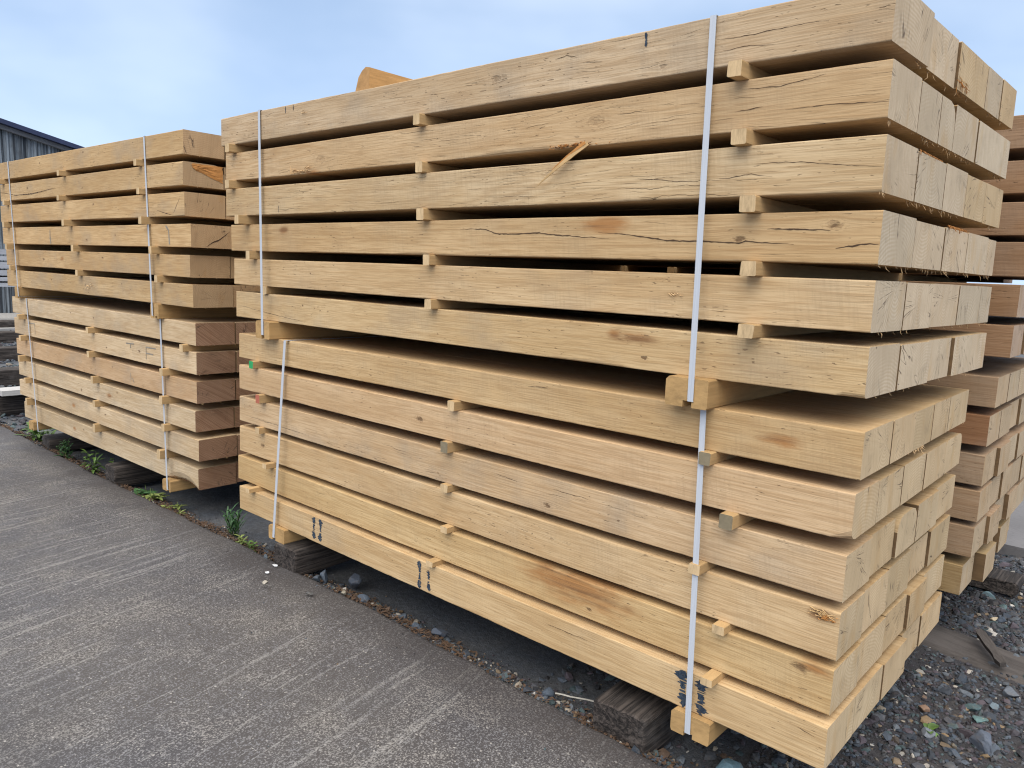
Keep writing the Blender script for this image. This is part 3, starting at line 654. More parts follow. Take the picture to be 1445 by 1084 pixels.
for (u, z0, z1, yy, lab) in ((-.40, FAR[6][0], FAR[5][1], -.06, 'dark shaded bearer between the two far left bundles, at the near end'), (-2.44, FAR[6][0], FAR[5][1], -.06, 'dark shaded bearer between the two far left bundles, at the far end'),
                             (-.385, .1435, .2035, -.03, 'pale notched bearer under the far left stack, near end by the bark edge'), (-2.40, .1435, .2035, -.03, 'pale notched bearer under the far left stack, far end by the weeds')):
    p = Mfar @ Vector((u, yy, z0)); bearer(p.x, p.x + .09, p.y, p.y + 1.06, z0, z1, p.x + .052, p.x + .076, .012, lab, G2, FO[2])
G3 = 'bearers of the back right stack'
for x0, e in ((-2.3, 'far'), (-.28, 'near')):
    bearer(x0, x0 + .1, BY - .02, BY + 1.05, BACK[6][0], BACK[5][1], x0 + .04, x0 + .06, .014, f'shaded bearer between the two back right bundles, {e} end', G3)
    bearer(x0, x0 + .1, BY - .02, BY + 1.05, .2195, .2796, x0 + .04, x0 + .06, .012, f'shaded bearer under the back right stack, {e} end', G3)

def strap(xt, xb, yf_t, yf_b, yb, zt, zb, lab, grp, w=.0155, rot=None):
    """a closed band: up the front, over the top, down the back, under"""
    pts = [(xb, yf_b, zb), (xt, yf_t, zt), (xt, yb, zt), (xb, yb, zb)]; T = .0011; V = []; F = []
    # front is subdivided for a faint twist
    path = []
    for i in range(15):
        u = i / 14; path.append((xb + (xt - xb) * u, yf_b + (yf_t - yf_b) * u, zb + (zt - zb) * u, 0, -1, 0))
    path[-1] = (*path[-1][:3], 0, -.7, .7); path[0] = (*path[0][:3], 0, -.7, -.7)
    path += [(xt, yb, zt, 0, .7, .7), (xb, yb, zb, 0, .7, -.7)]
    for (px, py, pz, _, ny, nz_) in path:
        for sx in (-.5, .5):
            V.append((px + sx * w, py, pz)); V.append((px + sx * w, py + ny * T, pz + nz_ * T))
    n = len(path)
    for i in range(n):
        a = 4 * i; b = 4 * ((i + 1) % n)
        F += [(a + 1, a + 3, b + 3, b + 1), (a, b, b + 2, a + 2), (a, a + 1, b + 1, b), (a + 2, b + 2, b + 3, a + 3)]
    if rot is not None: V = [tuple(rot @ Vector(v)) for v in V]
    o = link('packing_strap', V, F, M_STRAP); fix_normals(o)
    return tag(o, lab, 'strap', grp)
GS = 'white straps on the near stack'
strap(-.396, -.381, -.029, -.0345, DEP + .012, 1.9525, 1.0727, "broad white strap around the near stack's upper bundle, near end", GS)
strap(-2.336, -2.316, -.029, -.0345, DEP + .012, 1.9525, 1.0727, "white strap around the near stack's upper bundle, far end", GS)
strap(-.3605, -.323, -.004, -.0325, DEP + .012, 1.0578, .2343, "white strap around the near stack's lower bundle, near end by paint", GS)
strap(-2.199, -2.247, -.004, -.0325, DEP + .012, 1.0578, .2343, "white strap around the near stack's lower bundle, far end", GS)
GS = 'white straps on the far left stack'
for (a, b, y0, y1, z0, z1, lab) in ((-.400, -.365, -.0665, -.066, FAR[0][0] + .0012, 1.073, "upper bundle, near end"), (-2.416, -2.351, -.0665, -.066, FAR[0][0] + .0012, 1.073, "upper bundle, far end"),
                                  (-.349, -.320, -.0345, -.0345, FAR[6][0] + .0012, .1555, "lower bundle, near end"), (-2.306, -2.208, -.0345, -.0345, FAR[6][0] + .0012, .1555, "lower bundle, far end")):
    strap(a, b, y0, y1, 1.0, z0, z1, f"thin white strap around the far left stack's {lab}", GS, .0145, Mfar)

# off-cut slab lying across the top of the near stack
n = 10; prof = [(0, 0), (.014, .07), (.032, .14), (.052, .19), (.075, .215), (.10, .226), (.125, .222), (.125, 0)]
V = []; F = []; MI = []
for i in range(n + 1):
    yy = 1.0 * i / n
    V += [(px + (.003 * nz(yy, 5, k) if k < 6 else 0), yy, pz + .003 * nz(yy, 4, k + 9) * (pz > .01)) for k, (px, pz) in enumerate(prof)]
k8 = len(prof)
for i in range(n):
    for k in range(k8): F.append((i * k8 + k, i * k8 + (k + 1) % k8, (i + 1) * k8 + (k + 1) % k8, (i + 1) * k8 + k)); MI.append(2 if k < 6 else 0)
F.append(tuple(range(k8))); MI.append(1); F.append(tuple(n * k8 + k for k in range(k8))); MI.append(1)
M_BARK = plain('bark_edge', (.17, .09, .05), .95, 40, .5, .6, .004)
oc = link('offcut_slab', V, F, [plain('slab_wood', (.50, .29, .115), .85, 30, .45, .4, .002, .25, (3, .35, 3)), plain('slab_end', (.42, .25, .11), .9, 40, .5), M_BARK], None, MI); fix_normals(oc)
oc.location = (-2.285, .37, 1.9517)
tag(oc, 'orange brown offcut with curved bark edge lying across the top of the near stack', 'offcut')

# ------------------------------------------------------------------ ground, road, yard
def concrete_mat():
    t = NT('brushed_concrete'); P = t.coord(); x, y, z = t.sep(P)
    # broom lines run across the road
    u = t.m('ADD', x, t.m('MULTIPLY', y, .20))
    wav = t.m('MULTIPLY', t.noise(t.scalev(P, 1.5, 1.5, 1), 1, 2, .5), .10)
    u = t.m('ADD', u, wav)
    ln = t.noise(t.comb(t.m('MULTIPLY', u, 40), t.m('MULTIPLY', y, 1.3), 0.0), 1.0, 3, .58)
    ln2 = t.noise(t.comb(t.m('MULTIPLY', u, 120), t.m('MULTIPLY', y, 6), 4.0), 1.0, 3, .65)
    where = t.ss(t.noise(t.scalev(P, .9, .9, 1), 1, 2, .5, 3.0), .32, .54)
    lines = t.m('MULTIPLY', t.m('ADD', t.ss(ln, .54, .68), t.m('MULTIPLY', t.ss(ln2, .56, .70), .5)), t.m('ADD', t.m('MULTIPLY', where, .85), .15))
    raw = t.m('MULTIPLY', lines, t.ss(t.noise(P, 60, 4, .75, 8.0), .34, .50))
    grit = t.noise(t.scalev(P, 1, .75, 1), 235, 3, .65); grit2 = t.noise(P, 90, 2, .7)
    spk = t.vor(P, 240, out='Color'); sr, sg, sb = t.sep(spk)
    big = t.noise(P, 1.1, 4, .6, 5.0); mid = t.noise(P, 5, 4, .65, 6.0); damp = t.noise(t.scalev(P, .7, 1.1, 1), 1, 3, .55, 13.0)
    g = t.m('ADD', grit, t.m('MULTIPLY', t.m('SUBTRACT', raw, .25), .15))
    g = t.m('ADD', g, t.m('MULTIPLY', t.m('SUBTRACT', mid, .5), .16)); g = t.m('ADD', g, t.m('MULTIPLY', t.m('SUBTRACT', grit2, .5), .30))
    lo_ = t.mix(t.ss(big, .3, .7), (.050, .049, .056), (.072, .066, .064)); hi_ = t.mix(t.ss(mid, .35, .68), (.19, .192, .208), (.25, .238, .226))
    col = t.mix(t.ss(g, .44, .60), lo_, hi_)
    col = t.mix(t.m('MULTIPLY', t.m('MULTIPLY', raw, t.ss(grit, .34, .54)), .58), col, (.39, .375, .36))
    col = t.mix(t.m('MULTIPLY', t.ss(damp, .50, .66), .38), col, (.048, .046, .050))
    col = t.mix(t.m('MULTIPLY', t.m('GREATER_THAN', sr, .988), .6), col, (.50, .48, .45))
    lines = t.m('MULTIPLY', raw, t.ss(grit, .36, .56))
    # dirt darkens a band beside the broken edge
    e = t.m('ADD', t.m('ADD', y, t.m('MULTIPLY', x, .031)), .088)
    e = t.m('ADD', e, t.m('MULTIPLY', t.m('SUBTRACT', t.noise(P, 5, 4, .6), .5), .25))
    col = t.mix(t.m('MULTIPLY', t.ss(e, -.26, -.01), .6), col, (.045, .038, .036))
    h = t.m('ADD', t.m('MULTIPLY', grit, .8), t.m('MULTIPLY', grit2, .35)); h = t.m('ADD', h, t.m('MULTIPLY', lines, 1.1))
    return t.finish(col, t.ss(mid, .3, .8, .62, .9), h, .8, .005, .4)
def soil_mat():
    t = NT('dark_soil'); P = t.coord(); x, y, z = t.sep(P)
    a = t.noise(P, 3, 5, .65); b = t.noise(P, 45, 4, .7); c = t.noise(P, 190, 3, .7)
    col = t.mix(t.ss(a, .35, .68), (.046, .047, .056), (.074, .068, .066))
    slab = t.ss(t.m('ADD', x, t.m('MULTIPLY', a, .12)), -.12, -.34)
    col = t.mix(slab, col, t.mix(t.ss(a, .35, .68), (.085, .098, .120), (.125, .130, .138)))
    col = t.mix(t.ss(b, .4, .7), t.mix(.4, col, (.016, .015, .016)), col)
    col = t.mix(t.m('MULTIPLY', t.ss(c, .58, .72), .5), col, (.19, .18, .18))
    return t.finish(col, .92, t.m('ADD', t.m('MULTIPLY', b, .7), t.m('MULTIPLY', c, .5)), .9, .008, .25)
M_CONC = concrete_mat(); M_SOIL = soil_mat()

def grid(name, xs, ys, zf, mat, kind='structure', smooth=True):
    V = [(x, y, zf(x, y)) for y in ys for x in xs]; nx = len(xs)
    F = [(j * nx + i, j * nx + i + 1, (j + 1) * nx + i + 1, (j + 1) * nx + i) for j in range(len(ys) - 1) for i in range(nx - 1)]
    o = link(name, V, F, mat, smooth=smooth); o['kind'] = kind; return o
def fr(a, b, s):
    n = max(1, int(round((b - a) / s))); return [a + (b - a) * i / n for i in range(n)]
def bump(x, y, s=1.0):
    return s * (.010 * mnoise.noise(Vector((x * 2.2, y * 2.2, 0))) + .006 * mnoise.noise(Vector((x * 7, y * 7, 3))))
gx = [-220, -120, -70, -45, -30, -22] + fr(-18, -8, .25) + fr(-8, 1.4, .06) + fr(1.4, 5, .4) + [5, 9, 15, 30, 60, 120, 220]
gy = [-220, -120, -60, -25, -8, -3, -1] + fr(-.5, .5, .03) + fr(.5, 2.8, .06) + fr(2.8, 9, .35) + [9, 14, 22, 40, 70, 120, 220]
def ground_z(x, y):
    near = 1.0 if (-18 < x < 4 and -.4 < y < 9) else 0.0
    z = bed_z(max(x, -8)) if near else bed_z(max(min(x, 4), -8)) - .004
    if near and x > -8: z += bump(x, y)
    if near and -8 < x < .2:
        d = y - edge_y(x)
        z += .038 * max(0, 1 - max(0, d - .03) / .11)
    return z
grid('ground', gx, gy, ground_z, M_SOIL)

# concrete road with a broken, uneven edge
rx = [-200, -100, -50, -30, -20] + fr(-14, -7, .12) + fr(-7, .6, .018) + fr(.6, 6, .5) + [6, 20, 60, 200]
V = []; F = []; NX = len(rx)
def edge_real(x):
    if x < -14 or x > 5: return edge_y(max(min(x, 5), -14))
    return edge_y(x) + .014 * mnoise.noise(Vector((x * 2.6, 0, 1))) + .009 * mnoise.noise(Vector((x * 9, 4, 1))) + .004 * mnoise.noise(Vector((x * 34, 7, 1)))
offs = [0, -.006, -.02, -.05, -.12, -.3, -.7, -1.5, -3, -6, -12, -30, -80, -200]
for j, d in enumerate([None] + offs):
    for x in rx:
        ye = edge_real(x)
        if d is None: V.append((x, ye + .012, road_z(x) - .075 + (.012 * mnoise.noise(Vector((x * 20, 1, 1))))))
        else:
            dz = -.009 if d == 0 else (-.002 if d == -.006 else 0)
            V.append((x, ye + d, road_z(x) + dz + (.003 * mnoise.noise(Vector((x * 3, d * 3, 2))) if -15 < x < 6 and d > -3 else 0)))
for j in range(len(offs)):
    for i in range(NX - 1):
        F.append((j * NX + i, (j + 1) * NX + i, (j + 1) * NX + i + 1, j * NX + i + 1))
road = link('road', V, F, M_CONC, smooth=True); road['kind'] = 'structure'; fix_normals(road)
# slab yards further off
def flat_conc(name, col):
    t = NT(name); P = t.coord(); a = t.noise(P, .8, 5, .6); b = t.noise(P, 40, 3, .7)
    c = t.mix(t.ss(a, .3, .7), col, tuple(q * .7 for q in col)); c = t.mix(t.m('MULTIPLY', t.ss(b, .5, .7), .4), c, tuple(q * .6 for q in col))
    return t.finish(c, .85, b, .4, .004, .3)
M_YARD = flat_conc('pale_concrete', (.42, .41, .40)); M_PATH = flat_conc('grey_concrete', (.17, .165, .17))
yd = MB(); yd.box(-60, -15.8, 1.0, 60, -.12, -.02); y_o = yd.build('yard', M_YARD); y_o['kind'] = 'structure'
pt = MB(); pt.box(-3, 14, 2.62, 7, -.02, .145); p_o = pt.build('path', M_PATH); p_o['kind'] = 'structure'

# ------------------------------------------------------------------ stones, gravel, litter
ICO_V = []; ph = (1 + 5 ** .5) / 2
for a, b in ((-1, ph), (1, ph), (-1, -ph), (1, -ph)): ICO_V.append((a, b, 0))
for a, b in ((-1, ph), (1, ph), (-1, -ph), (1, -ph)): ICO_V.append((0, a, b))
for a, b in ((-1, ph), (1, ph), (-1, -ph), (1, -ph)): ICO_V.append((b, 0, a))
ICO_V = np.array(ICO_V) / math.sqrt(1 + ph * ph)
ICO_F = np.array([(0,11,5),(0,5,1),(0,1,7),(0,7,10),(0,10,11),(1,5,9),(5,11,4),(11,10,2),(10,7,6),(7,1,8),(3,9,4),(3,4,2),(3,2,6),(3,6,8),(3,8,9),(4,9,5),(2,4,11),(6,2,10),(8,6,7),(9,8,1)])
def stone_mat():
    t = NT('crushed_stone'); c = t.attr('col', 'Color', 'GEOMETRY'); P = t.coord()
    n = t.noise(P, 160, 3, .65); n2 = t.noise(P, 45, 3, .6)
    c = t.mix(t.m('MULTIPLY', t.ss(n, .35, .7), .35), c, t.vm('MULTIPLY', c, (.5, .5, .5)))
    c = t.mix(t.m('MULTIPLY', t.ss(n2, .52, .75), .4), c, (.17, .14, .115))
    return t.finish(c, .72, n, .5, .002, .35)
M_STONE = stone_mat()
SLATE = [(.055,.072,.098),(.075,.092,.118),(.040,.048,.062),(.085,.090,.100),(.060,.062,.072),(.10,.115,.135),(.062,.092,.10),(.050,.046,.055),(.085,.070,.085),(.035,.036,.042)]
WARM = [(.20,.15,.10),(.13,.085,.06),(.28,.24,.19),(.36,.33,.29),(.09,.07,.055),(.40,.38,.35),(.24,.17,.10)]
def stones(name, pts, warm, flat=.5, label=None):
    """pts rows: x, y, z, size"""
    rn = np.random.default_rng(len(pts)); n = len(pts); pts = np.array(pts)
    v = np.repeat(ICO_V[None], n, 0) * (1 + rn.uniform(-.30, .30, (n, 12, 1)))
    sc = np.stack([rn.uniform(.7, 1.4, n), rn.uniform(.5, 1.0, n), rn.uniform(.28, .28 + flat, n)], 1)
    v = v * sc[:, None, :]
    # quarter of corners squashed flat for a split, angular look
    a = rn.uniform(0, 6.283, n); b = rn.normal(0, .35, n); ca, sa, cb, sb = np.cos(a), np.sin(a), np.cos(b), np.sin(b)
    x = v[..., 0] * cb[:, None] + v[..., 2] * sb[:, None]; z = -v[..., 0] * sb[:, None] + v[..., 2] * cb[:, None]; y = v[..., 1]
    X = x * ca[:, None] - y * sa[:, None]; Y = x * sa[:, None] + y * ca[:, None]
    v = np.stack([X, Y, z], 2) * pts[:, 3][:, None, None] * .5
    v[..., 0] += pts[:, 0][:, None]; v[..., 1] += pts[:, 1][:, None]; v[..., 2] += pts[:, 2][:, None]
    f = (ICO_F[None] + (np.arange(n) * 12)[:, None, None]).reshape(-1, 3)
    me = bpy.data.meshes.new(name); me.from_pydata(v.reshape(-1, 3).tolist(), [], f.tolist()); me.materials.append(M_STONE)
    pal = np.array(SLATE + WARM); idx = np.where(rn.random(n) < warm, len(SLATE) + rn.integers(0, len(WARM), n), rn.integers(0, len(SLATE), n))
    c = np.clip(pal[idx] * rn.uniform(.6, 1.15, (n, 1)), 0, .8); c = np.concatenate([c, np.ones((n, 1))], 1)
    at = me.attributes.new('col', 'FLOAT_COLOR', 'POINT'); at.data.foreach_set('color', np.repeat(c, 12, 0).ravel())
    me.update(); o = bpy.data.objects.new(name, me); COL.objects.link(o); return o
rn = random.Random(11); P = []
for i in range(42000):
    x = rn.uniform(-.9, 1.1); y = rn.uniform(-.05, 2.62)
    if x < -.25 and rn.random() < .8: continue
    if x > .55 and rn.random() < .6: continue
    if 1.2 < y + .12 * x < 1.5 and x > -.25 and rn.random() < .45: continue
    patch = mnoise.noise(Vector((x * 2.3, y * 2.3, 9)))
    s = rn.choice([.007, .009, .012, .015, .02]) * rn.uniform(.7, 1.3)
    if rn.random() < .05: s = rn.uniform(.026, .048)
    if patch < -.30 and s > .012 and rn.random() < .8: continue
    P.append((x, y, ground_z(x, y) + s * .08, s))
tag(stones('gravel', P, .08), 'grey slate gravel over dark soil at the end of the stacks', 'gravel', None, 'stuff')
P = []
for i in range(9000):
    x = -rn.random() ** .9 * 7.2 - .1; y = edge_y(x) + .02 + abs(rn.gauss(0, .055)); s = rn.choice([.004, .005, .006, .009, .013]) * rn.uniform(.7, 1.3)
    P.append((x, y, ground_z(x, y) + .002 + s * .1, s))
for _ in range(90):
    x = -rn.random() * 2.4 - .1; y = edge_y(x) + .03 + abs(rn.gauss(0, .05)); s = rn.uniform(.016, .036); P.append((x, y, ground_z(x, y) + s * .15, s))
tag(stones('edge_grit', P, .24), 'fine grit and chippings lying along the concrete edge', 'grit', None, 'stuff')
P = []
for i in range(7000):
    x = rn.uniform(-18, -6.35); y = rn.uniform(.14, 4.2)
    if y > .6 + (-6 - x) * .45: continue
    s = rn.uniform(.035, .075); P.append((x, y, ground_z(x, y) + s * .15, s))
tag(stones('ballast', P, .05), 'grey track ballast between the empty sleepers', 'ballast', None, 'stuff')

P = []
for i in range(150):
    x = rn.uniform(-5, -.2); y = edge_y(x) - rn.uniform(.01, 1.5) * rn.random(); s = rn.choice([.003, .004, .005, .007]) * rn.uniform(.7, 1.3); P.append((x, y, road_z(x) + s * .12, s))
tag(stones('road_grit', P, .45), 'sparse tiny chippings scattered over the brushed concrete', 'grit', None, 'stuff')

# brown leaf and bark litter in the gap beside the concrete
M_LEAF = plain('dead_leaf', (.085, .052, .033), .9, 60, .6, .3)
mb = MB()
for i in range(7000):
    cx = -rn.random() * 6.6 - .1
    if mnoise.noise(Vector((cx * 1.7, 3, 5))) < -.12 and rn.random() < .8: continue
    y = edge_y(cx) + .012 + abs(rn.gauss(0, .045)); z = ground_z(cx, y) + .002 + rn.uniform(0, .010)
    l = rn.uniform(.003, .013); w = l * rn.uniform(.2, .6); a = rn.uniform(0, 6.28); e = rn.uniform(-.5, .5); d = Vector((math.cos(a) * l, math.sin(a) * l, e * l)); s = Vector((-math.sin(a) * w, math.cos(a) * w, rn.uniform(-.4, .4) * w)); p = Vector((cx, y, z))
    mb.add([p - d, p + s + Vector((0, 0, w * .4)), p + d, p - s], [(0, 1, 2), (0, 2, 3)])
lt = mb.build('leaf_litter', M_LEAF); tag(lt, 'brown leaf and bark litter along the broken concrete edge', 'leaf litter', None, 'stuff')

def rock(x, y, z, s, col, label, seed, flat=.55, group='loose stones', mat=None):
    import bmesh
    bm = bmesh.new(); bmesh.ops.create_icosphere(bm, subdivisions=3, radius=.5)
    r_ = random.Random(seed); planes = [(Vector((r_.gauss(0, 1), r_.gauss(0, 1), r_.gauss(0, .7))).normalized(), r_.uniform(.20, .36)) for _ in range(11)]
    for v in bm.verts:
        for nrm, d in planes:
            k = v.co.dot(nrm)
            if k > d: v.co -= nrm * (k - d)
        v.co += Vector((r_.gauss(0, .0035), r_.gauss(0, .0035), r_.gauss(0, .0035)))
        v.co = Vector((v.co.x * 1.25 * s, v.co.y * .95 * s, v.co.z * flat * 1.3 * s))
    bm.normal_update()
    me = bpy.data.meshes.new('stone'); bm.to_mesh(me); bm.free(); me.materials.append(mat or M_STONE)
    at = me.attributes.new('col', 'FLOAT_COLOR', 'POINT'); at.data.foreach_set('color', [*col, 1.0] * len(me.vertices))
    o = bpy.data.objects.new('stone', me); COL.objects.link(o); o.location = (x, y, z + s * flat * .35); o.rotation_euler = (r_.uniform(-.2, .2), r_.uniform(-.2, .2), r_.uniform(0, 6))
    return tag(o, label, 'stone', group)
BL = (.075, .095, .125)
rock(-1.985, .035, .105, .062, BL, 'dark slate stone beside the far sleeper end, upright piece', 1, .8)
rock(-1.97, -.005, .12, .045, (.07, .085, .105), 'small slate stone at the foot of the upright piece, far sleeper', 2)
rock(-1.885, .11, .10, .075, (.085, .10, .13), 'pointed slate stone set back under the near stack, far part', 3, .6)
rock(-1.70, .015, .115, .06, BL, 'dark slate stone right of a pale pebble on the broken edge', 4)
rock(-1.765, -.03, .14, .026, (.32, .29, .23), 'pale tan pebble on the broken concrete edge', 5)
rock(-1.48, .02, .115, .055, (.06, .075, .095), 'flat slate stone at the edge under the left paint dashes', 6)
rock(-1.385, .0, .12, .05, (.065, .082, .108), 'left one of two slate stones below the middle paint dashes', 7)
rock(-1.31, .045, .11, .058, (.075, .09, .12), 'right one of two slate stones below the middle paint dashes', 8)
rock(-2.27, -.055, .145, .022, (.075, .095, .115), 'blue grey stone leaning on the far dark sleeper end', 9, .7)
rock(-.80, .00, .12, .05, BL, 'slate stone left of the near dark sleeper end', 10)
rock(-.97, .02, .105, .034, (.09, .09, .10), 'small grey stone among the brown leaf litter', 11)
rock(-.24, .06, .10, .11, (.10, .17, .21), 'large blue stone in the shadow below the near yellow bearer', 12, .4)
rock(-2.02, -.205, .150, .030, (.36, .33, .28), 'rounded cream pebble lying on the road', 13, .5)
rock(-1.83, -.135, .150, .034, (.10, .10, .10), 'flat round dark pebble lying on the road', 14, .3)
for i, (x, y, s, c, lab) in enumerate([(.13, .92, .05, (.075, .12, .13), 'dark teal stone in the gravel by the lower right corner'), (.17, .86, .05, (.11, .19, .19), 'pale teal flat stone in front of the dark teal stone'),
        (.185, .98, .045, (.13, .17, .20), 'blue grey stone right of the dark teal stone'), (.20, .72, .10, (.10, .12, .16), 'long slate slab in the gravel nearest the camera'), (.03, .80, .045, (.24, .15, .10), 'brown stone close to the near stack corner'),
        (.21, 1.10, .07, (.13, .15, .18), 'grey blue stone in front of the buried plank'), (.235, 1.34, .06, (.055, .07, .10), 'dark blue stone resting on the buried plank'), (-.005, 1.98, .06, (.13, .20, .23), 'blue stone in front of the back right sleeper'),
        (.06, 1.90, .04, (.09, .14, .15), 'teal stone under the back right stack corner'), (.06, 1.72, .035, (.48, .40, .28), 'tan pebble between near and back right stacks'), (.085, 1.95, .032, (.62, .60, .56), 'white pebble in front of the back right stack'),
        (.07, .66, .05, (.17, .19, .22), 'pale grey stone beside the near stack corner')]):
    rock(x, y, ground_z(x, y), s, c, lab, 30 + i, .42)
M_SCRAP = plain('white_scrap', (.62, .63, .65), .6, 60, .1)
for x, y, w, lab in ((-2.20, -.055, .036, 'torn white scrap by the far dark sleeper'), (-2.15, -.12, .028, 'small white scrap further out on the road')):
    m_ = MB(); k = 7; vs = [(math.cos(a) * w * rn.uniform(.3, .55), math.sin(a) * w * .3 * rn.uniform(.7, 1.2), rn.uniform(.003, .007)) for a in [6.283 * i / k for i in range(k)]]
    m_.add(vs + [(v[0], v[1], v[2] - .0015) for v in vs], [tuple(range(k)), tuple(range(k, 2 * k))[::-1]] + [(i, i + k, (i + 1) % k + k, (i + 1) % k) for i in range(k)])
    o = m_.build('paper_scrap', M_SCRAP); fix_normals(o); o.location = (x, y, road_z(x) + .001); tag(o, lab, 'scrap', 'white scraps on the road')

# ------------------------------------------------------------------ old dark sleepers
def sleeper(x0, x1, y0, y1, z0, z1, lab, grp, seed, rot=0.0, rough=.006):
    w = x1 - x0; h = z1 - z0; r_ = .014; prof = []
    for cx, cz, a0 in ((w - r_, r_, -90), (w - r_, h - r_, 0), (r_, h - r_, 90), (r_, r_, 180)):
        for k in range(3): a = R(a0 + 45 * k); prof.append((cx + r_ * math.cos(a), cz + r_ * math.sin(a)))
    ex = []
    for (a, b) in zip(prof, prof[1:] + prof[:1]):
        d = math.hypot(b[0] - a[0], b[1] - a[1]); m = max(1, int(d / .02))
        for k in range(m): ex.append((a[0] + (b[0] - a[0]) * k / m, a[1] + (b[1] - a[1]) * k / m))
    n = len(ex); L = y1 - y0; st = sorted(set([0, .006, .02] + [L * i / 24 for i in range(1, 25)])); V = []; F = []
    for j, yy in enumerate(st):
        sh = .94 if j == 0 else .985 if j == 1 else 1
        for k, (px, pz) in enumerate(ex):
            q = mnoise.noise(Vector((px * 60, yy * 2.2, pz * 60 + seed))) * rough + mnoise.noise(Vector((px * 14, yy * 3, pz * 14 + seed))) * rough
            dx = px - w / 2; dz = pz - h / 2; dl = math.hypot(dx, dz)
            V.append((w / 2 + dx * sh + dx / dl * q, yy + (mnoise.noise(Vector((px * 30, seed, pz * 30))) * .006 if j < 3 else 0), h / 2 + dz * sh + min(dz / dl * q, .001 if dz > h * .4 else 1)))
    for j in range(len(st) - 1):
        for k in range(n): F.append((j * n + k, j * n + (k + 1) % n, (j + 1) * n + (k + 1) % n, (j + 1) * n + k))
    # end faces as rings towards the centre
    c0 = len(V); V.append((w / 2, .004, h / 2)); F += [(k, c0, (k + 1) % n) for k in range(n)]
    F.append(tuple((len(st) - 1) * n + k for k in range(n)))
    o = link('old_sleeper', V, F, M_OLD); fix_normals(o); o.location = (x0, y0, z0); o.rotation_euler.z = rot
    return tag(o, lab, 'sleeper', grp)
GO = 'old tarred sleepers under and beside the stacks'
sleeper(-2.225, -2.075, -.045, 2.6, .104, .2218, 'dark grained sleeper end under the near stack, far bearer', GO, 1, R(2))
sleeper(-.60, -.435, -.052, 2.6, .085, .2218, 'rounded dark sleeper end under the near stack, near bearer', GO, 2, R(2), .009)
sleeper(-4.235, -4.09, .045, 2.6, .022, .1430, 'square reddish sleeper end under the far left stack, by its near bearer', GO, 3)
sleeper(-5.62, -5.40, .13, 2.6, -.02, .070, 'low grey sleeper end under the far left stack, among weeds', GO, 4, R(-6))
for i, (x, z1, lab) in enumerate(((-7.28, .13, 'nearest empty sleeper beyond the far left stack'), (-9.05, .10, 'second empty sleeper beyond the far left stack'), (-11.3, .10, 'third empty sleeper beyond the far left stack'),
                             (-13.7, .10, 'fourth empty sleeper beyond the far left stack'), (-16.0, .10, 'farthest empty sleeper beyond the far left stack'))):
    s_ = sleeper(x - .27, x, .30, 5.2, bed_z(-8), z1, lab, GO, 10 + i)
    if i == 0:
        mb = MB(); mb.box(-7.32, -7.11, .28, 3.2, .131, .176); pk = mb.build('grey_plank', plain('grey_wood', (.42, .41, .40), .9, 40, .4, .4, .003, .2, (4, .4, 4))); tag(pk, 'pale grey plank laid on the nearest empty sleeper', 'plank')
sleeper(-.24, .087, 2.02, 2.17, .10, .158, 'dark sleeper end poking out under the back right stack', GO, 20)
for o_ in (): pass
# plank trodden into the gravel and a broken lath on it
M_PLANK = plain('trodden_plank', (.085, .076, .072), .95, 70, .7, .6, .003, .2, (.5, 3, 3))
V = []; F = []; nx = 40; ny = 6
for i in range(nx + 1):
    for j in range(ny + 1):
        xx = -.35 + 1.6 * i / nx; yy = -.125 + .25 * j / ny
        edge = .012 * mnoise.noise(Vector((xx * 9, j, 2))) if j in (0, ny) else 0
        V.append((xx, yy + edge, (.020 if 0 < j < ny else .004) + .005 * mnoise.noise(Vector((xx * 4, yy * 9, 1)))))
V += [(v[0], v[1], -.03) for v in V]
q = (nx + 1) * (ny + 1)
F = [(i * (ny + 1) + j, (i + 1) * (ny + 1) + j, (i + 1) * (ny + 1) + j + 1, i * (ny + 1) + j + 1) for i in range(nx) for j in range(ny)]
F += [(b + q, a + q, d + q, c + q) for a, b, c, d in F]
for i in range(nx):
    for j in (0, ny): a = i * (ny + 1) + j; b = a + ny + 1; F.append((a, b, b + q, a + q))
for j in range(ny):
    for i in (0, nx): a = i * (ny + 1) + j; b = a + 1; F.append((a, b, b + q, a + q))
pl = link('buried_plank', V, F, M_PLANK); fix_normals(pl); pl.location = (0, 1.37, .082); pl.rotation_euler.z = R(-9)
tag(pl, 'brown plank trodden flush into the gravel between the stacks', 'plank')
def lath(p, q, w, th, lab, seed):
    p = Vector(p); q = Vector(q); d = q - p; L = d.length; r_ = random.Random(seed); n = 8; V = []; F = []
    for i in range(n + 1):
        u = i / n; a = w * (.5 + .08 * r_.uniform(-1, 1)) * (1 if 0 < i < n else .7)
        for yy, zz in ((-a, 0), (a, 0), (a, th), (-a, th)): V.append((L * u, yy, zz + .002 * math.sin(u * 3)))
    for i in range(n):
        for k in range(4): F.append((4 * i + k, 4 * i + (k + 1) % 4, 4 * i + 4 + (k + 1) % 4, 4 * i + 4 + k))
    F += [(0, 1, 2, 3), (4 * n, 4 * n + 3, 4 * n + 2, 4 * n + 1)]
    o = link('broken_lath', V, F, M_PLANK); fix_normals(o); o.location = p; o.rotation_euler = (R(12), -math.asin(d.z / L), math.atan2(d.y, d.x)); return tag(o, lab, 'lath')
lath((.055, 1.43, .135), (.165, 1.23, .122), .030, .016, 'broken brown lath lying aslant on the buried plank', 3)
m_ = MB(); rt = random.Random(4); pts = [Vector((-.775 + .02 * i, .01 + .012 * i + rt.gauss(0, .003), .135 - .002 * i)) for i in range(8)]
